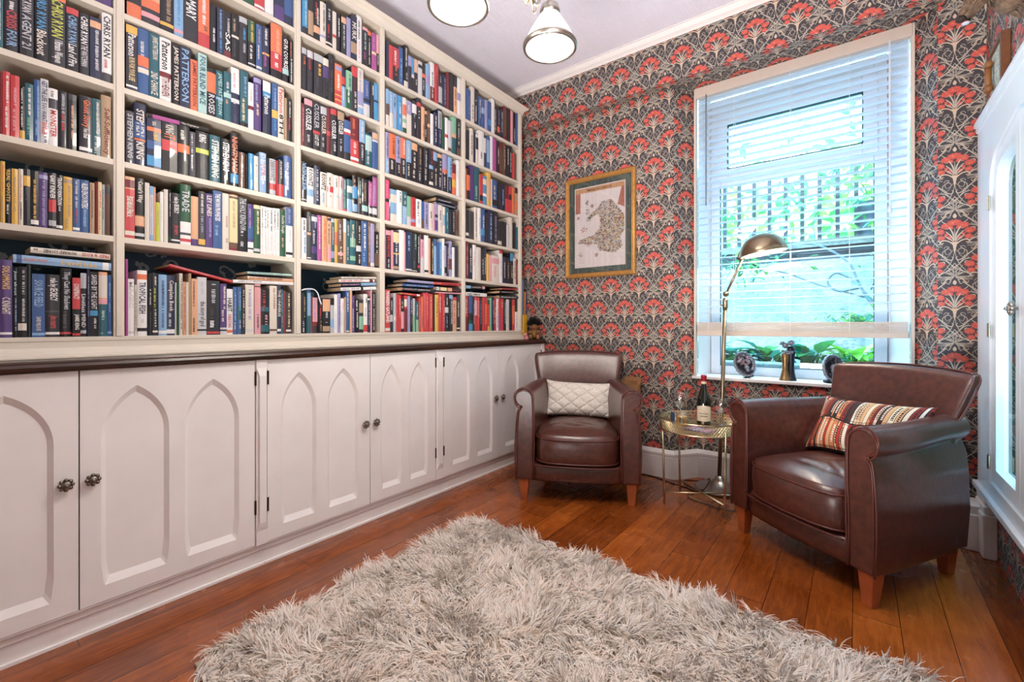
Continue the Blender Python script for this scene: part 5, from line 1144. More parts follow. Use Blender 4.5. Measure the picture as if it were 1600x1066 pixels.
px, py, pz = bx.copy(), by.copy(), np.full(n*NS, .010)
th = le*.35; w0 = g.uniform(.0016, .0029, n*NS)
tw = g.uniform(0, 3.14, n*NS); sx, sy = np.cos(tw), np.sin(tw)
pts = [(px.copy(), py.copy(), pz.copy(), w0)]
for s in range(1, S):
    step = Ls/(S-1); th = th+le*.42
    px = px+dx*np.sin(np.minimum(th, 1.75))*step+g.normal(0, .0012, n*NS); py = py+dy*np.sin(np.minimum(th, 1.75))*step+g.normal(0, .0012, n*NS)
    pz = np.maximum(pz+np.cos(np.minimum(th, 1.9))*step, .008)
    pts.append((px.copy(), py.copy(), pz.copy(), w0*(1-.72*(s/(S-1))**1.6)))
Nn = n*NS; co = np.zeros((Nn, S, 2, 3))
for s, (x, y, z, w) in enumerate(pts):
    co[:, s, 0] = np.stack([x-sx*w-(-.69), y-sy*w-1.16, z], 1); co[:, s, 1] = np.stack([x+sx*w-(-.69), y+sy*w-1.16, z], 1)
co = co.reshape(-1, 3)
i0 = (np.arange(Nn)*S*2)[:, None]+(np.arange(S-1)*2)[None, :]; q = np.stack([i0, i0+1, i0+3, i0+2], -1).reshape(-1, 4)
me = bpy.data.meshes.new('pile'); me.vertices.add(len(co)); me.vertices.foreach_set('co', co.ravel())
me.loops.add(q.size); me.loops.foreach_set('vertex_index', q.ravel().astype(np.int32)); me.polygons.add(len(q)); me.polygons.foreach_set('loop_start', np.arange(0, q.size, 4, dtype=np.int32))
me.polygons.foreach_set('use_smooth', np.ones(len(q), bool)); me.update()
c0, c1_, c2_ = np.array(srgb('#fff4ea')[:3]), np.array(srgb('#fffaf5')[:3]), np.array(srgb('#f0dac8')[:3])
tt = np.clip(.5+tone*.35, 0, 1)[:, None]; cc = np.where(tt > .5, c0+(c1_-c0)*(tt-.5)*2, c2_+(c0-c2_)*tt*2)
vc = np.repeat(cc, S*2, axis=0); vc = np.concatenate([vc, np.ones((len(vc), 1))], 1)
at = me.color_attributes.new('col', 'FLOAT_COLOR', 'POINT'); at.data.foreach_set('color', vc.ravel())
rp = NT('cream_rug_fibre'); an = rp.node('ShaderNodeAttribute', attribute_name='col'); rp.color(an.outputs['Color']); rp.set(Roughness=.55)
ge = rp.node('ShaderNodeNewGeometry'); vs_ = rp.node('ShaderNodeVectorMath', operation='SCALE'); vs_.inputs['Scale'].default_value = .55; rp.L(ge.outputs['Normal'], vs_.inputs[0])
va = rp.node('ShaderNodeVectorMath', operation='ADD'); va.inputs[1].default_value = (0, 0, 1); rp.L(vs_.outputs[0], va.inputs[0]); vn = rp.node('ShaderNodeVectorMath', operation='NORMALIZE'); rp.L(va.outputs[0], vn.inputs[0]); rp.L(vn.outputs[0], rp.b.inputs['Normal'])
tl = rp.node('ShaderNodeBsdfTranslucent'); rp.L(an.outputs['Color'], tl.inputs[0]); mx = rp.node('ShaderNodeMixShader'); mx.inputs[0].default_value = .3
rp.L(rp.b.outputs[0], mx.inputs[1]); rp.L(tl.outputs[0], mx.inputs[2]); rp.L(mx.outputs[0], rp.out.inputs[0])
o = link('pile', me, [rp.mat], rug); o['kind'] = 'stuff'
# ------------------------------------------------------------------ framed map
fx0, fx1, fz0, fz1 = -1.855, -1.268, 1.433, 2.217
pf = empty('framed_map', ((fx0+fx1)/2, YP-.002, 1.825)); tag(pf, 'gilt framed map with a green mount, on the flowered wall above an armchair', 'picture')
cx, cz = (fx0+fx1)/2, 1.825; hw, hh_ = (fx1-fx0)/2, (fz1-fz0)/2
gilt = flat('gilt_wood', '#b98646', .35, .35, noise=.18, nscale=40, bump=.3)
b = MB(); prof = [(0, 0), (0, -.016), (.006, -.024), (.014, -.026), (.022, -.020), (.026, -.021), (.030, -.018), (.036, -.010), (.036, -.004)]
cor = [(-1, -1), (1, -1), (1, 1), (-1, 1)]
b.grid(lambda i, j: (cor[i][0]*(hw-prof[j][0]), prof[j][1], cor[i][1]*(hh_-prof[j][0])), 4, len(prof), closeu=True); b.build('frame', gilt, pf)
b = MB(); b.add([(-hw+.034, -.004, -hh_+.034), (hw-.034, -.004, -hh_+.034), (hw-.034, -.004, hh_-.034), (-hw+.034, -.004, hh_-.034)], [(0,1,2,3)]); b.build('mount', flat('green_mount', '#3d4a42', .6), pf)
# the sheet: border, sea and land drawn as flat printed shapes
mp = [srgb(c)[:3] for c in ('#cfc4c2', '#b98a60', '#b3a89f', '#6f6c68', '#8f8560', '#a0604e', '#5f6a76', '#4f352a', '#b39a5c')]
hx, hz = .212, .313
mb = MB(); mc = []
def mq(pts, c, y): 
    mb.add([(p[0], y, p[1]) for p in pts], [tuple(range(len(pts)))]); mc.append(c)
mq([(-hx, -hz), (hx, -hz), (hx, hz), (-hx, hz)], mp[0], -.0055)
mq([(-hx+.008, hz-.045), (hx-.008, hz-.045), (hx-.008, hz-.008), (-hx+.008, hz-.008)], mp[1], -.0058)
mq([(-hx+.008, hz-.20), (-hx+.05, hz-.20), (-hx+.05, hz-.045), (-hx+.008, hz-.045)], mp[5], -.0058)
mq([(hx-.062, hz-.17), (hx-.008, hz-.20), (hx-.008, hz-.045), (hx-.03, hz-.045)], mp[5], -.0058)
mr = random.Random(8)
land = [(.02, .18), (.10, .19), (.15, .12), (.20, .06), (.205, -.05), (.17, -.10), (.19, -.17), (.12, -.22), (.05, -.20), (.0, -.19), (-.02, -.14), (-.10, -.13), (-.19, -.12), (-.15, -.09), (-.05, -.07), (.0, -.02), (.01, .04), (-.01, .09), (-.08, .06), (-.09, .09), (-.02, .13)]
inside = lambda x, y: sum(((a[1] > y) != (c[1] > y)) and (x < (c[0]-a[0])*(y-a[1])/(c[1]-a[1])+a[0]) for a, c in zip(land, land[1:]+land[:1])) % 2
tri = tessellate_polygon([[Vector((p[0], p[1], 0)) for p in land]]); mb.add([(p[0], -.0058, p[1]) for p in land], tri); mc += [mp[2]]*len(tri)
for k in range(2200):
    x, z = mr.uniform(-.2, .208), mr.uniform(-.25, .26)
    if not inside(x, z): continue
    r = mr.uniform(.003, .010); c = mr.choice(mp[3:]); a0 = mr.random()*6
    mq([(x+r*math.cos(a0+q), z+r*.7*math.sin(a0+q)) for q in (0, 1.3, 2.9, 4.4)], c, -.0060-k*1e-7)
for (x, z, r, c) in ((-.10, .19, .018, 3), (-.06, .16, .014, 5), (-.10, .12, .022, 7), (-.13, -.02, .026, 5), (-.09, -.13, .024, 5), (.17, .04, .03, 5), (-.16, -.21, .018, 1), (-.02, -.22, .016, 5), (-.18, .08, .014, 5), (.02, .03, .02, 7), (-.09, .06, .02, 7)):
    for q in range(26):
        aa, rr2 = mr.random()*6.28, r*math.sqrt(mr.random()); xx, zz_ = x+rr2*math.cos(aa), z+rr2*math.sin(aa); s_ = mr.uniform(.002, .006)
        mq([(xx-s_, zz_), (xx, zz_-s_*.7), (xx+s_, zz_), (xx, zz_+s_*.8)], mp[c] if q % 3 else mp[3], -.0062-q*1e-7)
Vt, Ft, asp = text_mesh('MABINOGION'); nb = len(mb.v)
for u, v in Vt: mb.v.append((-.10+u*.20, -.0064, hz-.036+v*.017))
for f in Ft: mb.f.append(tuple(nb+i for i in f)); mb.m.append(0); mc.append(mp[7])
me = mb.mesh('map_sheet'); at = me.color_attributes.new('col', 'FLOAT_COLOR', 'CORNER'); dd = []
for f, c in zip(mb.f, mc): dd.extend([*c, 1.0]*len(f))
at.data.foreach_set('color', dd); link('map_sheet', me, [attr_mat('printed_map_paper', .7)], pf)
b = MB(); b.add([(-hw+.035, -.009, -hh_+.035), (hw-.035, -.009, -hh_+.035), (hw-.035, -.009, hh_-.035), (-hw+.035, -.009, hh_-.035)], [(0,1,2,3)]); b.build('glass_pane', M['pane'], pf)

# ------------------------------------------------------------------ floor lamp
lamp = empty('floor_lamp', (-.702, 3.128, 0)); tag(lamp, 'brass reading lamp with a domed shade, standing lit behind the small round table', 'floor lamp')
b = MB(); b.lathe([(0, .0), (.140, 0), (.146, .004), (.146, .014), (.138, .020), (.118, .026), (.085, .036), (.050, .052), (.030, .070), (.020, .090), (.0, .092)], 40); b.build('base', M['nickel'], lamp, smooth=True)
b = MB(); b.tube([(0, 0, .085), (.019, 0, .62), (.036, 0, 1.235)], .0125, 14); b.build('pole', M['brass'], lamp, smooth=True)
b = MB(); b.lathe([(.0, -.04), (.0155, -.04), (.017, -.02), (.0155, 0), (.0175, .004), (.014, .03), (0, .03)], 14, (.036, 0, 1.205)); b.tube([(.03, -.0, 1.19), (.01, -.012, 1.19)], .005, 8); b.build('collar', M['brass'], lamp, smooth=True)
b = MB(); b.ball((.040, 0, 1.262), .019, 12, 8); b.tube([(.04, -.028, 1.262), (.04, .028, 1.262)], .008, 10); b.build('joint', M['brass'], lamp, smooth=True)
b = MB(); b.tube([(.040, 0, 1.262), (.137, 0, 1.478)], .0075, 10); b.build('arm', M['brass'], lamp, smooth=True)
b = MB(); b.tube([(.118, 0, 1.470), (.138, 0, 1.480), (.150, 0, 1.492)], .010, 8); b.tube([(.112, 0, 1.475), (.124, 0, 1.525)], .008, 8); b.build('shade_knuckle', M['brass'], lamp, smooth=True)
sh = empty('shade_mount', (.252, 0, 1.502)); sh.parent = lamp; sh.rotation_euler = (math.radians(3), math.radians(-9), 0)
b = MB(); pr_ = [(.129, .0), (.131, .004), (.127, .030), (.114, .062), (.092, .090), (.062, .110), (.030, .120), (0, .123)]
b.lathe(pr_, 40); b.lathe([(r-.0025 if r > .003 else 0, z-.0015) for r, z in pr_], 40, mi=1)
shade_in = flat('white_enamel', '#f4efe6', .4, noise=.01)
o = b.build('lamp_shade', [M['brass'], shade_in], sh); o.data.polygons.foreach_set('use_smooth', [True]*len(o.data.polygons))
def emit(name, col, st):
    t = NT(name); t.b.inputs['Base Color'].default_value = (1, 1, 1, 1); t.b.inputs['Emission Color'].default_value = col; t.b.inputs['Emission Strength'].default_value = st; return t.mat
M['bulb'] = emit('lit_bulb', (1, .93, .82, 1), 45)
b = MB(); b.ball((0, 0, .045), .034, 14, 10, sc=(1, 1, 1.2)); b.build('bulb', M['bulb'], sh, smooth=True)
def point(name, loc, e, r, col=(1, .86, .70)):
    d = bpy.data.lights.new(name, 'POINT'); d.energy = e; d.shadow_soft_size = r; d.color = col; o = bpy.data.objects.new(name, d); COL.objects.link(o); o.location = loc; return o
point('floor_lamp_light', (-.450, 3.128, 1.515), 9, .03)
# its flex on the floor
b = MB()
b.tube(catmull([(-.70, 3.0, .004), (-.78, 2.98, .004), (-.90, 3.03, .004), (-1.0, 3.06, .004), (-1.10, 3.10, .004), (-1.26, 3.118, .004), (-1.5, 3.10, .004)], 6), .0035, 6)
tag(b.build('cable', M['black'], smooth=True), 'black cable running along the skirting board behind the left armchair', 'cable')
b = MB(); b.tube(catmull([(-.80, 3.0, .010), (-.88, 3.06, .006), (-.93, 3.15, .006), (-.82, 3.22, .006), (-.74, 3.05, .085), (-.76, 2.985, .03), (-.83, 2.93, .006), (-.80, 2.84, .006), (-.66, 2.80, .006), (-.52, 2.80, .006), (-.40, 2.84, .006)], 6), .003, 6)
tag(b.build('cable', M['black'], smooth=True), 'thin black lamp flex looping on the floor beneath the round table', 'cable')

# ------------------------------------------------------------------ tray table
TC = (-.735, 2.80); tz = .452
tt_ = empty('side_table', (TC[0], TC[1], 0)); tag(tt_, 'small round gold metal tray table between the two leather armchairs', 'table')
b = MB(); b.lathe([(0, tz), (.218, tz), (.2225, tz+.002), (.2225, tz-.003), (0, tz-.003)], 56); b.build('tray', M['gold'], tt_, smooth=False)
# pierced rim: honeycomb wires between two hoops
b = MB(); R = .2245; n = 84
for z, r in ((tz-.002, .003), (tz+.060, .0028)): b.tube([(R*math.cos(2*math.pi*k/64), R*math.sin(2*math.pi*k/64), z) for k in range(65)], r, 6, cap=False)
for s in (-1, 1):
    for k in range(n):
        a = 2*math.pi*k/n; pts = []
        for q in range(4): aa = a+s*q*(2*math.pi/n)*1.0; pts.append((R*math.cos(aa), R*math.sin(aa), tz+q*.02))
        b.tube(pts, .00125, 4, cap=False)
for z in (tz+.02, tz+.04): b.tube([(R*math.cos(2*math.pi*k/64), R*math.sin(2*math.pi*k/64), z) for k in range(65)], .0012, 4, cap=False)
b.build('pierced_rim', M['gold'], tt_)
feet = [(.164, -.137), (-.172, -.114), (-.160, .143), (.176, .120)]
for (x, y) in feet:
    b = MB(); b.tube([(x, y, 0.0), (x*1.02, y*1.02, .2), (x*1.05, y*1.05, tz+.03)], .0062, 10); b.build('leg', M['gold'], tt_, smooth=True)
b = MB(); b.tube([(*feet[0], .075), (*feet[2], .075)], .005, 8); b.build('stretcher', M['gold'], tt_, smooth=True)
b = MB(); b.tube([(*feet[1], .067), (*feet[3], .067)], .005, 8); b.build('stretcher', M['gold'], tt_, smooth=True)
tz += .0025
# wine bottle
wb = empty('wine_bottle', (-.745, 2.925, tz)); tag(wb, 'dark red-wine bottle with a red capsule and cream label on the tray table', 'bottle')
wine_g = NT('dark_bottle_glass'); wine_g.b.inputs['Base Color'].default_value = srgb('#10150f'); wine_g.set(Roughness=.06); wine_g.b.inputs['Coat Weight'].default_value = 1
b = MB(); b.lathe([(0, 0), (.038, 0), (.0415, .004), (.0415, .125), (.040, .145), (.033, .175), (.024, .205), (.0165, .232), (.0145, .255), (.0145, .262)], 30); b.build('bottle_body', wine_g.mat, wb, smooth=True)
b = MB(); b.lathe([(.0152, .240), (.0152, .268), (.0150, .270)], 24); b.build('neck_label', flat('cream_label', '#e6d6bd', .7), wb, smooth=True)
b = MB(); b.lathe([(.0158, .262), (.0158, .288), (.017, .289), (.017, .298), (.015, .300), (0, .300)], 24); b.build('capsule', flat('red_capsule', '#a3162a', .35), wb, smooth=True)
b = MB(); fac = math.atan2(-2.925, .745)
b.grid(lambda i, j: (.0419*math.cos(fac-1.15+2.3*i/24), .0419*math.sin(fac-1.15+2.3*i/24), (.022, .108)[j]+(.010*math.sin(math.pi*i/24) if j else 0)), 25, 2, 0)
for z0, w_, mi in ((.066, .9, 1), (.050, .7, 1), ):
    for k in range(14):
        a0 = fac+(-w_+2*w_*k/14)*.75 if w_ > .2 else fac+[-.45, 0, .45][k % 3]+.02*(k//3)
        b.add([(.0422*math.cos(a0), .0422*math.sin(a0), z0), (.0422*math.cos(a0+.055), .0422*math.sin(a0+.055), z0), (.0422*math.cos(a0+.055), .0422*math.sin(a0+.055), z0+.006), (.0422*math.cos(a0), .0422*math.sin(a0), z0+.006)], [(0,1,2,3)], mi)
b.build('label', [flat('bottle_label', '#e9d9bf', .7), flat('label_ink', '#4a3a34', .7)], wb)
def wineglass(loc, label, h=.17, r=.036):
    g = empty('wine_glass', loc); tag(g, label, 'glass', 'wine glasses on the tray table')
    s = h/.17
    b = MB(); b.lathe([(0, .001), (.030*s, .001), (.030*s, .003), (.012*s, .006), (.004, .012)], 28); b.build('foot', M['glass'], g, smooth=True)
    b = MB(); b.lathe([(.0038, .011), (.0035, .05*s), (.0045, .078*s)], 12); b.build('stem', M['glass'], g, smooth=True)
    b = MB(); b.lathe([(.004, .077*s), (.016*s, .083*s), (r*.86, .103*s), (r, .122*s), (r*.96, .145*s), (r*.84, h), (r*.82, h), (r*.94, .145*s), (r*.97, .122*s), (r*.83, .105*s), (.014*s, .086*s), (0, .084*s)], 32); b.build('bowl', M['glass'], g, smooth=True)
wineglass((-.648, 2.925, tz), 'clear wine glass right of the wine bottle on the tray table', .165, .036)
wineglass((-.880, 2.895, tz), 'large clear wine glass at the left behind the amber candle jar', .185, .044)
cj = empty('candle_jar', (-.842, 2.815, tz)); tag(cj, 'amber candle in a glass jar with a dark emblem, left of the wine bottle', 'candle')
b = MB(); b.lathe([(0, .003), (.031, .003), (.031, .052), (0, .052)], 28); b.build('wax', flat('amber_wax', '#c89a4a', .4), cj, smooth=False)
b = MB(); b.lathe([(0, 0), (.034, 0), (.035, .004), (.036, .078), (.0345, .078), (.0335, .004)], 28); b.build('jar', M['glass'], cj, smooth=True)
b = MB(); b.grid(lambda i, j: (.0325*math.cos(fac-.5+.9*i/8), .0325*math.sin(fac-.5+.9*i/8), .016+.03*j/4), 9, 5); b.build('emblem', flat('dark_emblem', '#4a3b33', .7), cj)
bk = MB(); bk.box(-.055, .055, -.075, .075, 0, .006, 0); bk.box(-.045, .045, -.06, -.02, .006, .0064, 1); bk.box(-.05, .02, -.01, .03, .006, .0064, 2); bk.box(-.03, .05, .04, .065, .006, .0064, 1)
o = bk.build('booklet', [flat('purple_cover', '#6d6a9e', .35), flat('pink_print', '#d39ac0', .4), flat('blue_print', '#a9b8e0', .4)], loc=(-.715, 2.735, tz), rotz=math.radians(75)); tag(o, 'purple and pink booklet lying flat on the tray table before the bottle', 'booklet')
b = MB(); b.box(-.008, .008, -.022, .022, 0, .066, 0); o = b.build('small_box', flat('dark_blue_box', '#24466e', .4), loc=(-.905, 2.835, tz), rotz=.5, bevel=.002); tag(o, 'small dark blue box standing on the tray, left of the amber candle jar', 'box')
# cardboard box behind the left chair
cb = empty('cardboard_box', (-1.285, 3.09, 0)); tag(cb, 'brown cardboard box showing between the left armchair and the flowered wall', 'box')
b = MB(); b.box(-.062, .060, -.030, .036, 0, .640); b.build('carton', M['card'], cb, bevel=.002)
b = MB(); b.add([(-.062, -.032, .640), (.060, -.032, .640), (.064, -.040, .672), (-.066, -.040, .672)], [(0,1,2,3)]); b.build('flap', M['card'], cb); b = MB(); b.add([(-.062, .036, .64), (.060, .036, .64), (.060, .040, .690), (-.062, .040, .690)], [(0,1,2,3)]); b.build('flap', M['card'], cb)

# ------------------------------------------------------------------ ornaments on the sill
silver = flat('aged_silver_resin', '#8a8d98', .4, .5, noise=.5, nscale=90, bump=.4); darkres = flat('black_resin', '#1e2230', .35, .3, noise=.3)
pinkres = flat('muted_rose_resin', '#8f7f8a', .5, .2, noise=.3)
def plaque(loc, rot, label, kind):
    p = empty('oval_plaque', loc); p.rotation_euler = rot; tag(p, label, 'ornament')
    b = MB(); n = 36
    prof = [(0, 0.004), (.80, .004), (.84, .010), (.90, .014), (.97, .012), (1.0, .006), (1.0, 0)]
    b.grid(lambda i, j: (.068*prof[j][0]*math.cos(2*math.pi*i/n)*(1+(.03*math.cos(18*2*math.pi*i/n) if j > 2 else 0)), -prof[j][1], .086*prof[j][0]*math.sin(2*math.pi*i/n)*(1+(.03*math.cos(18*2*math.pi*i/n) if j > 2 else 0))), n, len(prof), closeu=True)
    b.build('rim', silver, p, smooth=True)
    b = MB(); b.lathe([(0, 0), (.048, 0)], 24, (0, -.0075, 0), 'y'); b.build('ground', darkres, p)
    if kind == 'flowers':
        b = MB(); r = random.Random(2)
        for k in range(34):
            a = r.random()*6.28; q = .034*math.sqrt(r.random()); b.ball((q*math.cos(a)*1.1-.002, -.014-.008*r.random(), .022+q*math.sin(a)), r.uniform(.005, .011), 7, 5)
        b.build('carved_roses', pinkres, p, smooth=True)
        b = MB(); b.ball((0, -.016, -.028), .018, 12, 8, sc=(.9, .8, 1.1)); b.ball((-.002, -.018, -.046), .010, 8, 6); b.build('carved_head', silver, p, smooth=True)
        b = MB(); b.ball((.012, -.012, -.056), .022, 10, 6, sc=(1.3, .6, .6)); b.build('carved_collar', darkres, p, smooth=True)
    else:
        b = MB(); b.ball((-.004, -.018, -.002), .023, 14, 10, sc=(.95, .8, 1.1)); b.ball((-.010, -.020, -.026), .014, 10, 7); b.build('carved_skull', silver, p, smooth=True)
        b = MB(); b.ball((-.012, -.036, .002), .0055, 8, 6); b.ball((.006, -.036, .003), .0055, 8, 6); b.ball((-.004, -.037, -.010), .003, 6, 5)
        b.tube([(-.034, -.024, .024), (.036, -.024, .012)], .006, 8); b.lathe([(0, 0), (.020, 0), (.023, .036), (0, .037)], 20, (.004, -.020, .020)); b.build('top_hat', darkres, p, smooth=False)
        b = MB(); b.ball((0, -.014, -.052), .030, 12, 7, sc=(1.2, .5, .6)); b.build('carved_shoulders', darkres, p, smooth=True)
    b = MB(); b.box(-.03, .03, -.004, .034, -.092, -.080); b.build('stand', darkres, p)
plaque((-.592, 3.335, .802), (math.radians(-14), math.radians(-14), math.radians(34)), 'oval silver plaque carved with roses and a head, left on the window sill', 'flowers')
plaque((-.112, 3.360, .802), (math.radians(-14), math.radians(14), math.radians(38)), 'oval silver plaque of a skull in a top hat, on the window sill', 'skull')
vs = empty('couple_ornament', (-.345, 3.345, .711)); tag(vs, 'tall bronze and black entwined figures in the middle of the window sill', 'ornament')
bronze = flat('bronze_resin', '#9a7a52', .3, .8, noise=.25, nscale=40)
b = MB(); b.lathe([(0, 0), (.036, 0), (.034, .006), (.026, .030), (.018, .065), (.0165, .10), (.021, .135), (.024, .160), (.018, .175), (0, .176)], 22, (-.014, -.006, 0)); b.build('bronze_gown', bronze, vs, smooth=True)
b = MB(); b.lathe([(0, 0), (.034, 0), (.030, .008), (.020, .05), (.018, .10), (.022, .16), (.026, .19), (.020, .215), (0, .218)], 22, (.017, .008, 0)); b.build('black_cloak', darkres, vs, smooth=True)
b = MB(); b.ball((-.012, -.008, .222), .019, 12, 8); b.ball((.018, .004, .240), .020, 12, 8); b.tube([(-.03, -.012, .165), (-.005, -.034, .185), (.03, -.02, .178)], .007, 7); b.tube([(.036, .0, .19), (.005, -.03, .170), (-.03, -.018, .19)], .007, 7)
for k in range(10): b.ball((-.015+.02*math.cos(k*.63)*1.2, -.008+.012*math.sin(k*.63), .235+.006*math.sin(k*2)), .008, 6, 5)
b.build('carved_heads', silver, vs, smooth=True)
for sx_, sy_ in ((-.03, -.03), (.0, 0)): pass

# ------------------------------------------------------------------ end of the worktop
def upright_book(lab, x0, x1, y0, y1, z1, col, lean=0, z0=.9465):
    b = MB(); w, d, h = x1-x0, y1-y0, z1-z0
    b.box(-w/2, w/2, -d/2, d/2, 0, h); o = b.build('book', flat('cover_'+col.strip('#'), col, .5), loc=((x0+x1)/2, (y0+y1)/2, z0), bevel=.002); o.rotation_euler = (lean, 0, 0)
    p = MB(); p.box(-w/2+.004, w/2+.0006, -d/2+.003, d/2-.003, h-.0005, h+.0004); p.build('page_block', M['page'], o); tag(o, lab, 'book', 'tall books at the end of the worktop')
upright_book('tall grey-blue folder between the bookcase end and the flowered wall', -2.42, -2.205, 3.026, 3.056, 1.44, '#5f7196')
upright_book('tall orange book next to the grey-blue folder at the worktop end', -2.42, -2.215, 3.064, 3.090, 1.345, '#c9873c', -.03)
upright_book('tall bright blue book nearest the flowered wall at the worktop end', -2.42, -2.23, 3.102, 3.124, 1.335, '#2448a8', -.02)
upright_book('yellow and teal book in front of the folder at the worktop end', -2.20, -2.185, 3.026, 3.075, 1.15, '#d9a62a')
b = MB(); b.lathe([(0, .09), (.028, .088), (.034, .07), (.036, .0), (.055, -.006), (.056, -.012), (0, -.012)], 24); o = b.build('black_hat', flat('black_felt', '#121114', .9), loc=(-2.27, 3.085, 1.362), smooth=True); tag(o, 'small black felt hat perched on the tall books at the worktop end', 'hat')
dl_ = empty('troll_doll', (-2.115, 3.075, .9465)); dl_.rotation_euler = (0, 0, math.radians(35)); tag(dl_, 'little brown figure with bushy black hair sitting at the far end of the worktop', 'doll')
skin = flat('brown_rubber', '#8a5c34', .5, noise=.35, nscale=30); 
b = MB(); b.ball((0, 0, .045), .036, 14, 10, sc=(1, .9, 1.15)); b.ball((0, -.006, .105), .032, 14, 10, sc=(1, .95, .95)); b.ball((0, -.038, .098), .010, 8, 6); b.ball((-.034, 0, .105), .010, 8, 6, sc=(.6, 1, 1.3)); b.ball((.034, 0, .105), .010, 8, 6, sc=(.6, 1, 1.3))
for s in (-1, 1):
    b.tube(catmull([(s*.03, 0, .07), (s*.042, -.02, .055), (s*.02, -.045, .06)], 4), [.012]*8+[.010], 8); b.tube(catmull([(s*.02, -.01, .02), (s*.03, -.045, .03), (s*.028, -.06, .008)], 4), [.015]*8+[.012], 8); b.ball((s*.028, -.066, .010), .014, 8, 6, sc=(.9, 1.4, .7))
b.build('body', skin, dl_, smooth=True)
b = MB(); r = random.Random(9)
for k in range(420):
    a = r.random()*6.28; e = r.uniform(.1, 1.55); d = Vector((math.cos(a)*math.cos(e), math.sin(a)*math.cos(e)*.9, math.sin(e))); p0 = Vector((0, 0, .112))+d*.028; p1 = p0+(d+Vector((r.uniform(-.3, .3), r.uniform(-.3, .3), r.uniform(-.1, .3))))*.034
    b.tube([p0, p1], [.003, .001], 3, cap=False)
b.build('hair', flat('black_hair', '#0e0b0a', .8), dl_)
b = MB(); b.ball((-.012, -.034, .112), .0045, 6, 5); b.ball((.012, -.034, .112), .0045, 6, 5); b.build('eyes', M['black'], dl_, smooth=True)
pg = empty('pink_figurine', (-2.075, 2.905, .9465)); tag(pg, 'tiny pink animal figurine on the worktop in front of the bookcase end', 'figurine')
pk = flat('pink_rubber', '#d98f8c', .5); b = MB(); b.ball((0, 0, .020), .017, 12, 8, sc=(1, 1, .95)); b.ball((.004, -.014, .040), .013, 10, 7); b.ball((.006, -.027, .038), .005, 6, 5); b.ball((-.006, -.012, .052), .005, 6, 5); b.ball((.013, -.012, .052), .005, 6, 5)
for x, y in ((-.010, -.010), (.010, -.010), (-.010, .010), (.010, .010)): b.tube([(x, y, .0), (x, y, .015)], .005, 6)
b.build('body', pk, pg, smooth=True)
# white charging lead over the bottom row of the middle bay
b = MB(); P = [at_x(465.8, 453.5, XS+.012), at_x(478, 452, XS+.012), at_x(490, 452.5, XS+.012), at_x(496, 458, XS+.012), at_x(499, 467, XS+.012), at_x(502, 476, XS+.012)]
b.tube(catmull([(XS+.012, max(p[0], 1.150), p[1]) for p in P], 5), .0032, 8); o = b.build('charging_cable', M['pvc'], smooth=True); tag(o, 'white cable looping over the books at the left of the bottom shelf, middle bay', 'cable')

# ------------------------------------------------------------------ chandelier
CH = (-.90, 1.262); ch = empty('chandelier', (CH[0], CH[1], 2.15)); tag(ch, 'metal chandelier with lit ribbed glass bell shades hanging from the ceiling', 'ceiling light')
b = MB(); b.lathe([(0, .88), (.06, .88), (.055, .865), (.02, .85), (.008, .84)], 24); b.build('ceiling_rose', M['nickel'], ch, smooth=True)
b = MB()
for k in range(15):
    z = .84-.034*k; pts = [(.008*math.cos(a)*(1 if k % 2 else 0), .008*math.cos(a)*(0 if k % 2 else 1), z+.020*math.sin(a)) for a in np.linspace(0, 2*math.pi, 13)]; b.tube(pts, .002, 5, cap=False)
b.build('chain', M['nickel'], ch)
b = MB(); b.lathe([(0, .34), (.012, .335), (.016, .31), (.010, .29), (.026, .26), (.034, .22), (.022, .18), (.012, .15), (.024, .12), (.030, .095), (.018, .07), (.009, .055), (.014, .04), (.010, .025), (.004, .015), (0, .008)], 20); b.build('stem', M['gold'], ch, smooth=True)
ribbed = NT('ribbed_shade_glass')
trn = ribbed.node('ShaderNodeBsdfTranslucent'); trn.inputs[0].default_value = (.98, .96, .92, 1); ts = ribbed.node('ShaderNodeBsdfTransparent'); m1 = ribbed.node('ShaderNodeMixShader'); m1.inputs[0].default_value = .5
m2 = ribbed.node('ShaderNodeMixShader'); m2.inputs[0].default_value = .25; ribbed.b.inputs['Base Color'].default_value = (.95, .95, .95, 1); ribbed.set(Roughness=.15)
ribbed.L(trn.outputs[0], m1.inputs[1]); ribbed.L(ts.outputs[0], m1.inputs[2]); ribbed.L(m1.outputs[0], m2.inputs[1]); ribbed.L(ribbed.b.outputs[0], m2.inputs[2]); ribbed.L(m2.outputs[0], ribbed.out.inputs[0])
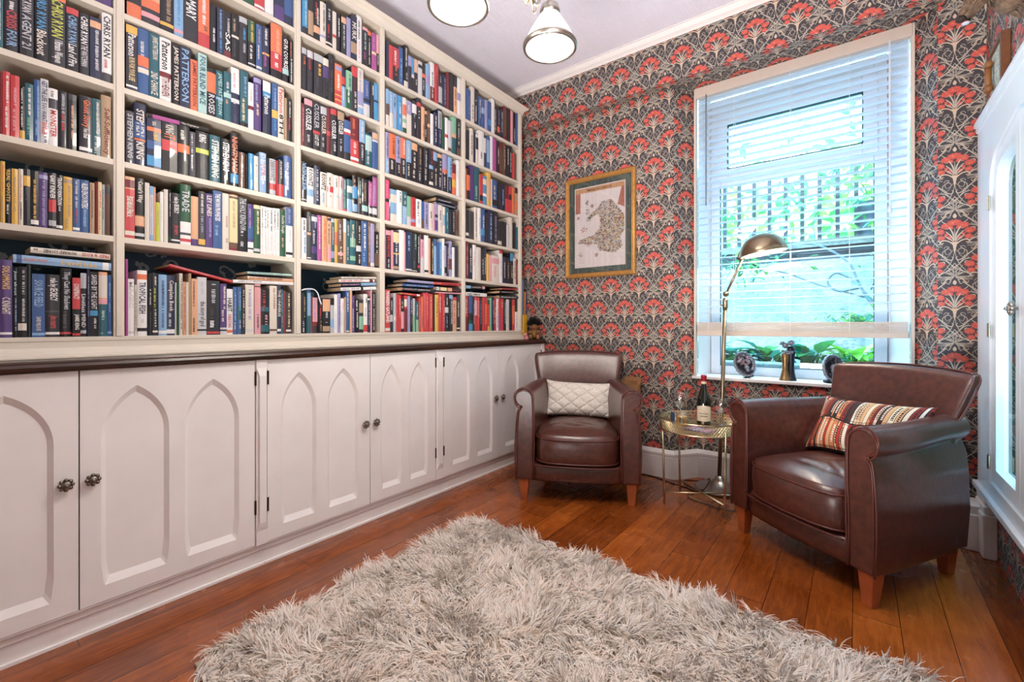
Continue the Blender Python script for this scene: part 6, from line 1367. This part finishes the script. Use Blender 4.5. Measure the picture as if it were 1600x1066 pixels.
for (wx, wy) in ((-.949, 1.488), (-1.072, 1.106), (-.68, 1.19)):
    d = Vector((wx-CH[0], wy-CH[1], 0)); L = d.length; u = d/L
    a_ = empty('lamp_arm', (0, 0, 0)); a_.parent = ch
    def q(r, z): return (u.x*r, u.y*r, z)
    b = MB(); b.tube(catmull([q(.02, .10), q(.06, .06), q(.11, .09), q(.15, .17), q(L-.02, .235), q(L, .20), q(L, .165)], 6), .006, 8); b.build('tube', M['nickel'], a_, smooth=True)
    b = MB(); b.tube(catmull([q(.03, .085), q(.06, .03), q(.085, .045), q(.075, .075), q(.055, .06)], 6), .003, 6); b.build('scroll', M['gold'], a_, smooth=True)
    b = MB(); b.lathe([(0, .168), (.020, .166), (.034, .155), (.040, .135), (.038, .118), (.034, .118)], 22, (d.x, d.y, 0)); b.build('cup', M['nickel'], a_, smooth=True)
    b = MB(); b.lathe([(.034, .125), (.046, .105), (.060, .080), (.078, .050), (.092, .022), (.097, .004), (.094, .003), (.089, .022), (.075, .050), (.057, .080), (.043, .104), (.031, .123)], 96, (d.x, d.y, 0), flute=.012, nf=24); b.build('glass_shade', ribbed.mat, a_, smooth=True)
    b = MB(); b.lathe([(.094, .012), (.102, .010), (.106, .002), (.104, -.010), (.098, -.014), (.092, -.010), (.091, .0), (.094, .012)], 56, (d.x, d.y, 0)); b.build('shade_rim', M['nickel'], a_, smooth=True)
    b = MB(); b.ball((d.x, d.y, .055), .034, 14, 10, sc=(1, 1, 1.2)); b.build('bulb', M['bulb'], a_, smooth=True)
    point('chandelier_light', (wx, wy, 2.15+.012), 22, .07, (1, .93, .84))

# ------------------------------------------------------------------ things on the right wall
gp = empty('ornate_plaque', (.500, 2.835, 2.18)); tag(gp, 'ornate pale relief panel with a brown wooden border, above the arched side window', 'wall ornament')
b = MB(); b.box(-.010, .004, -.112, .112, -.098, .098); b.build('relief_panel', flat('pale_relief', '#b9b4a0', .5, .3, noise=.5, nscale=70, bump=1.0), gp)
b = MB(); b.box(-.024, .005, -.128, -.106, -.10, .10); b.box(-.020, .005, -.11, .112, -.108, -.094); b.box(-.020, .005, -.11, .112, .094, .108); b.build('border', flat('brown_border', '#6b4227', .5, noise=.2), gp, bevel=.002)
b = MB(); P = [(-.022, .085, -.03), (-.022, .085, .03)]
b.tube([(-.026, .088, -.052), (-.026, .088, .052)], [.012, .012], 10); 
for z in (-.055, .055):
    for y in (.076, .100): b.ball((-.026, y, z), .015, 10, 7)
b.build('bone_motif', flat('tan_bone', '#8a5a30', .5), gp, smooth=True)

# mounted deer head
fur = flat('brown_fur', '#6f5a48', .9, noise=.45, nscale=60, bump=.6)
dh = empty('mounted_deer_head', (XR-.01, 2.10, 2.30)); tag(dh, 'brown furry animal head mounted high on the right wall, partly out of frame', 'mounted head')
def skin_body(name, joints, edges, mat, parent, sub=2):
    me = bpy.data.meshes.new(name); me.from_pydata([j[:3] for j in joints], edges, []); me.update()
    o = link(name, me, [mat], parent); md = o.modifiers.new('skin', 'SKIN'); 
    for i, j in enumerate(joints): me.skin_vertices[0].data[i].radius = (j[3], j[4])
    me.skin_vertices[0].data[0].use_root = True; md.use_smooth_shade = True; s = o.modifiers.new('sub', 'SUBSURF'); s.levels = s.render_levels = sub; return o
J = [(0, .16, -.10, .10, .13), (-.05, .15, -.07, .095, .12), (-.09, .14, .0, .065, .085), (-.115, .145, -.02, .050, .062), (-.145, .145, -.07, .037, .042), (-.172, .145, -.115, .029, .032), (-.192, .145, -.150, .021, .022)]
skin_body('head', J, [(i, i+1) for i in range(len(J)-1)], fur, dh)
b = MB(); r = random.Random(3)
segs = [(Vector(J[i][:3]), Vector(J[i+1][:3]), J[i][3], J[i+1][3]) for i in range(len(J)-1)]
for k in range(5200):
    a_, c_, r0, r1 = segs[min(len(segs)-1, int(r.random()**.8*len(segs)))]; t = r.random(); p = a_.lerp(c_, t); ax = (c_-a_).normalized(); s = Vector((r.gauss(0, 1), r.gauss(0, 1), r.gauss(0, 1))); s = (s-ax*s.dot(ax)).normalized()
    rr_ = (r0*(1-t)+r1*t)*1.0; p0 = p+s*rr_*.94; L = .010+.16*rr_; p1 = p0+s*L*.30-ax*L*.9
    b.tube([p0, p1], [.0011, .0003], 3, cap=False, mi=k % 2)
b.build('fur', [flat('fur_strand_brown', '#7b6653', .9, noise=.3), flat('fur_strand_dark', '#4f3d30', .9, noise=.3)], dh)
b = MB(); b.ball((-.200, .145, -.150), .0145, 12, 8, sc=(1, 1, .8)); b.build('nose', flat('dark_nose', '#2a211f', .8), dh, smooth=True)
b = MB(); b.ball((-.188, .143, -.170), .009, 12, 8, sc=(1.3, 1.2, .6)); b.build('chin', flat('white_chin_fur', '#aeb6c2', .9), dh, smooth=True)
for s in (-1, 1):
    b = MB(); b.ball((-.12-.02*s, .14+.055*s, .04), .009, 8, 6); b.build('eye', M['black'], dh, smooth=True)
# ------------------------------------------------------------------ garden beyond the window
sun = bpy.data.lights.new('sun', 'SUN'); sun.energy = 4.0; sun.color = (.62, .88, 1.0); sun.angle = .05
so = bpy.data.objects.new('sun', sun); COL.objects.link(so); so.rotation_euler = (math.radians(38), math.radians(-10), math.radians(8))
t = NT('rough_white_render'); n = t.noise(t.coord(), 22, 5, .65); t.color(t.ramp(n, [(.3, srgb('#a8b6b8')), (.65, srgb('#c9d2d1'))])); t.set(Roughness=.9); t.bump(n, .8, .03)
b = MB(); b.box(-3.2, 4.2, 5.30, 5.55, -.2, 1.70); o = b.build('garden_wall', t.mat); tag(o, kind='structure')
b = MB(); b.box(-3.2, 4.2, 3.62, 5.30, .40, .55); o = b.build('garden_ground', flat('soil', '#4a4438', .95, noise=.4)); tag(o, kind='structure')
b = MB(); b.box(-3.0, 4.0, 4.15, 4.27, .55, .76); o = b.build('stone_kerb', flat('grey_stone', '#8a9b98', .9, noise=.25, nscale=20, bump=.5), bevel=.02); tag(o, 'grey stone kerb edging the flower bed outside the window', 'kerb')
fe = empty('timber_fence', (0, 5.45, 1.70)); tag(fe, 'dark timber fence with upright bars on top of the white garden wall', 'fence')
dk = flat('dark_stained_timber', '#2b3338', .7, noise=.25); wt = flat('weathered_beam', '#7a817a', .8, noise=.3)
b = MB(); b.box(-3.2, 4.2, -.10, .06, 0, .13); b.build('lower_rail', dk, fe)
b = MB(); b.box(-3.2, 4.2, -.14, -.10, .13, .20); b.build('ledge', wt, fe)
b = MB(); b.box(-3.2, 4.2, -.06, .02, 1.00, 1.06); b.build('top_rail', dk, fe)
for k in range(26):
    x = -1.9+k*.145; b = MB(); b.box(x, x+.035, -.05, -.015, .13, 1.0); b.build('picket', dk, fe)
b = MB(); b.box(.02, 1.5, -.0, .03, .20, .55); b.build('board_panel', flat('blue_grey_boards', '#4a5a66', .8, noise=.2), fe)
# leaves
def leafm(b, p, d, up, L, W, mi=0, curl=.25):
    d = Vector(d).normalized(); up = Vector(up); s = d.cross(up); s = s.normalized() if s.length > 1e-4 else Vector((1, 0, 0)); n = s.cross(d).normalized()
    P = Vector(p); prof = [(0, .02), (.18, .7), (.42, 1.0), (.7, .72), (.9, .3), (1, .0)]
    base = len(b.v)
    for (t, w) in prof:
        c = P+d*L*t-n*L*curl*t*t; b.v += [tuple(c-s*W*w/2+n*W*.12*w), tuple(c), tuple(c+s*W*w/2+n*W*.12*w)]
    for i in range(len(prof)-1):
        k = base+i*3; b.f += [(k, k+1, k+4, k+3), (k+1, k+2, k+5, k+4)]; b.m += [mi, mi]
def leafmat(name, c, tr=.35):
    t = NT(name); col = srgb(c); v = t.noise(t.coord(), 9, 3); cc = t.ramp(v, [(.3, tuple(x*.7 for x in col[:3])), (.7, tuple(min(1, x*1.25) for x in col[:3]))]); t.color(cc); t.set(Roughness=.45)
    tb = t.node('ShaderNodeBsdfTranslucent'); t.L(cc, tb.inputs[0]); m = t.node('ShaderNodeMixShader'); m.inputs[0].default_value = tr
    t.L(t.b.outputs[0], m.inputs[1]); t.L(tb.outputs[0], m.inputs[2]); t.L(m.outputs[0], t.out.inputs[0]); return t.mat
LG = [leafmat('leaf_mid_green', '#3f8f4a'), leafmat('leaf_bright_green', '#86cf4e'), leafmat('leaf_blue_green', '#2f8a74'), leafmat('leaf_yellow_green', '#c6e07a')]
gr = random.Random(21)
hostas = [(-1.15, 4.45), (-.90, 4.50), (-.62, 4.55), (-.30, 4.50), (-.02, 4.52), (.22, 4.55), (.45, 4.5)]
for i, (x, y) in enumerate(hostas):
    b = MB(); left = i < 4
    for k in range(30):
        a = gr.random()*6.28; e = gr.uniform(.15, 1.2); L = gr.uniform(.14, .22)
        r0 = gr.uniform(.02, .12); p = (x+r0*math.cos(a), y+r0*math.sin(a), .66+gr.uniform(0, .16)+r0*.3)
        leafm(b, p, (math.cos(a)*math.cos(e), math.sin(a)*math.cos(e), math.sin(e)*.6+.1), (0, 0, 1), L, L*.68 if left else L*.42, gr.choice([2, 2, 0]) if left else gr.choice([1, 1, 3]), .45)
        b.tube([(x, y, .56), p], .004, 4, mi=0, cap=False)
    where = ['far left', 'left, beside the lamp pole', 'behind the rose plaque', 'left of the bronze ornament', 'right of the bronze ornament', 'between the bronze ornament and skull plaque', 'behind the skull plaque'][i]
    o = b.build('hosta_plant', LG); tag(o, f"{'broad blue-green' if left else 'bright narrow green'} leafy plant outside the window, {where}", 'plant', 'leafy plants in the bed outside the window')
# leaning branch with loops, and small leaves
br = flat('grey_branch', '#6d7f86', .8, noise=.3); b = MB()
b.tube(catmull([(.42, 4.62, .55), (.30, 4.70, .95), (.12, 4.80, 1.22), (.02, 4.86, 1.42), (-.06, 4.9, 1.62), (-.30, 4.95, 1.80), (-.62, 5.0, 1.86)], 6), [.022]*8+[.016]*8+[.010]*21, 7)
b.tube(catmull([(.02, 4.84, 1.38), (-.12, 4.85, 1.36), (-.20, 4.86, 1.44), (-.14, 4.86, 1.52), (-.02, 4.86, 1.46)], 6), .010, 6)
b.tube(catmull([(.06, 4.84, 1.30), (-.25, 4.9, 1.42), (-.60, 4.95, 1.58), (-1.1, 5.0, 1.66)], 6), .008, 6)
for s in (0, .07): b.tube([(.10+s, 4.82, 1.36), (.30+s, 4.7, 1.9), (.36+s, 4.7, 2.6)], .006, 5)
tr_ = empty('garden_shrub', (0, 0, 0)); tag(tr_, 'thin leaning shrub with a looped branch in front of the white garden wall', 'shrub'); b.build('branch', br, tr_, smooth=True)
b = MB()
for k in range(420):
    c = gr.choice([(-.95, 5.0, 1.68, .38, .12), (-.75, 5.0, 1.62, .30, .16), (.25, 4.8, 1.42, .22, .22), (.0, 4.75, 1.12, .22, .06), (-.95, 5.0, 1.75, .3, .1)]); a = gr.random()*6.28
    leafm(b, (c[0]+gr.gauss(0, c[3]*.5), c[1]+gr.gauss(0, .06), c[2]+gr.gauss(0, c[4]*.5)), (math.cos(a), math.sin(a)*.5, gr.uniform(-.7, .3)), (0, -.4, 1), gr.uniform(.05, .10), gr.uniform(.02, .035), gr.choice([0, 0, 2, 1]))
b.build('foliage', LG, tr_)
b = MB()
for k in range(620):
    x = gr.gauss(.75, .5); z = 2.35+.42*x*.5+gr.gauss(0, .22)+max(0, x)*.15; y = 4.75+gr.gauss(0, .18); a0 = gr.random()*6.28
    for q in range(3):
        a = a0+q*.6; leafm(b, (x, y, z), (math.cos(a), math.sin(a)*.3-.2, -.5+.3*math.sin(a)), (0, -.6, .8), gr.uniform(.07, .13), .035, gr.choice([0, 0, 1, 2]))
o = b.build('climbing_creeper', LG); tag(o, 'green palmate-leaved creeper hanging over the fence outside the window', 'creeper')
b = MB()
for k in range(5200):
    x = gr.uniform(-3.0, 3.6); y = 7.0+gr.gauss(0, .4); z = gr.uniform(1.4, 4.6)+.25*x
    if z > 3.3+.30*x+.25*math.sin(x*3) and gr.random() < .72: continue
    a = gr.random()*6.28; leafm(b, (x, y, z), (math.cos(a), -.3, math.sin(a)), (0, -1, .3), gr.uniform(.12, .22), .08, gr.choice([1, 3, 3, 0]))
hd = empty('garden_hedge', (0, 0, 0)); tag(hd, 'pale sunlit trees filling the view beyond the garden fence', 'tree'); b.build('foliage', LG, hd)
b = MB()
for k in range(9): x = -2.8+k*.75; b.tube([(x, 7.1, 0), (x+.1, 7.1, 2.4), (x+.3, 7.1, 3.4)], [.06, .04, .02], 7)
b.build('trunk', br, hd)
# hedge added outside the arched side window, tall and close to block the sky
hdg = empty('sky_blocking_hedge', (1.9, 3.2, -.2)); tag(hdg, 'tall dark green hedge added outside the arched side window to block the sky', 'hedge')
b = MB(); b.box(-.25, .25, -3.6, 1.6, 0, 3.4); b.box(-1.25, -.25, .62, .92, 0, 3.0); b.build('hedge_core', flat('dark_hedge_core', '#1f3322', .95, noise=.4, nscale=12), hdg)
b = MB()
for k in range(2600):
    a = gr.random()*6.28; leafm(b, (-.25+gr.uniform(-.06, .02), gr.uniform(-3.6, 1.6), gr.uniform(.05, 3.4)), (-.5, math.cos(a), math.sin(a)), (-1, 0, .3), gr.uniform(.07, .12), .04, gr.choice([0, 0, 2]))
b.build('foliage', LG, hdg)
b = MB(); b.box(.75, 6, -1, 4.9, -.30, -.205); o = b.build('side_lawn', flat('brown_ground', '#5e5638', .95, noise=.3)); tag(o, kind='structure')
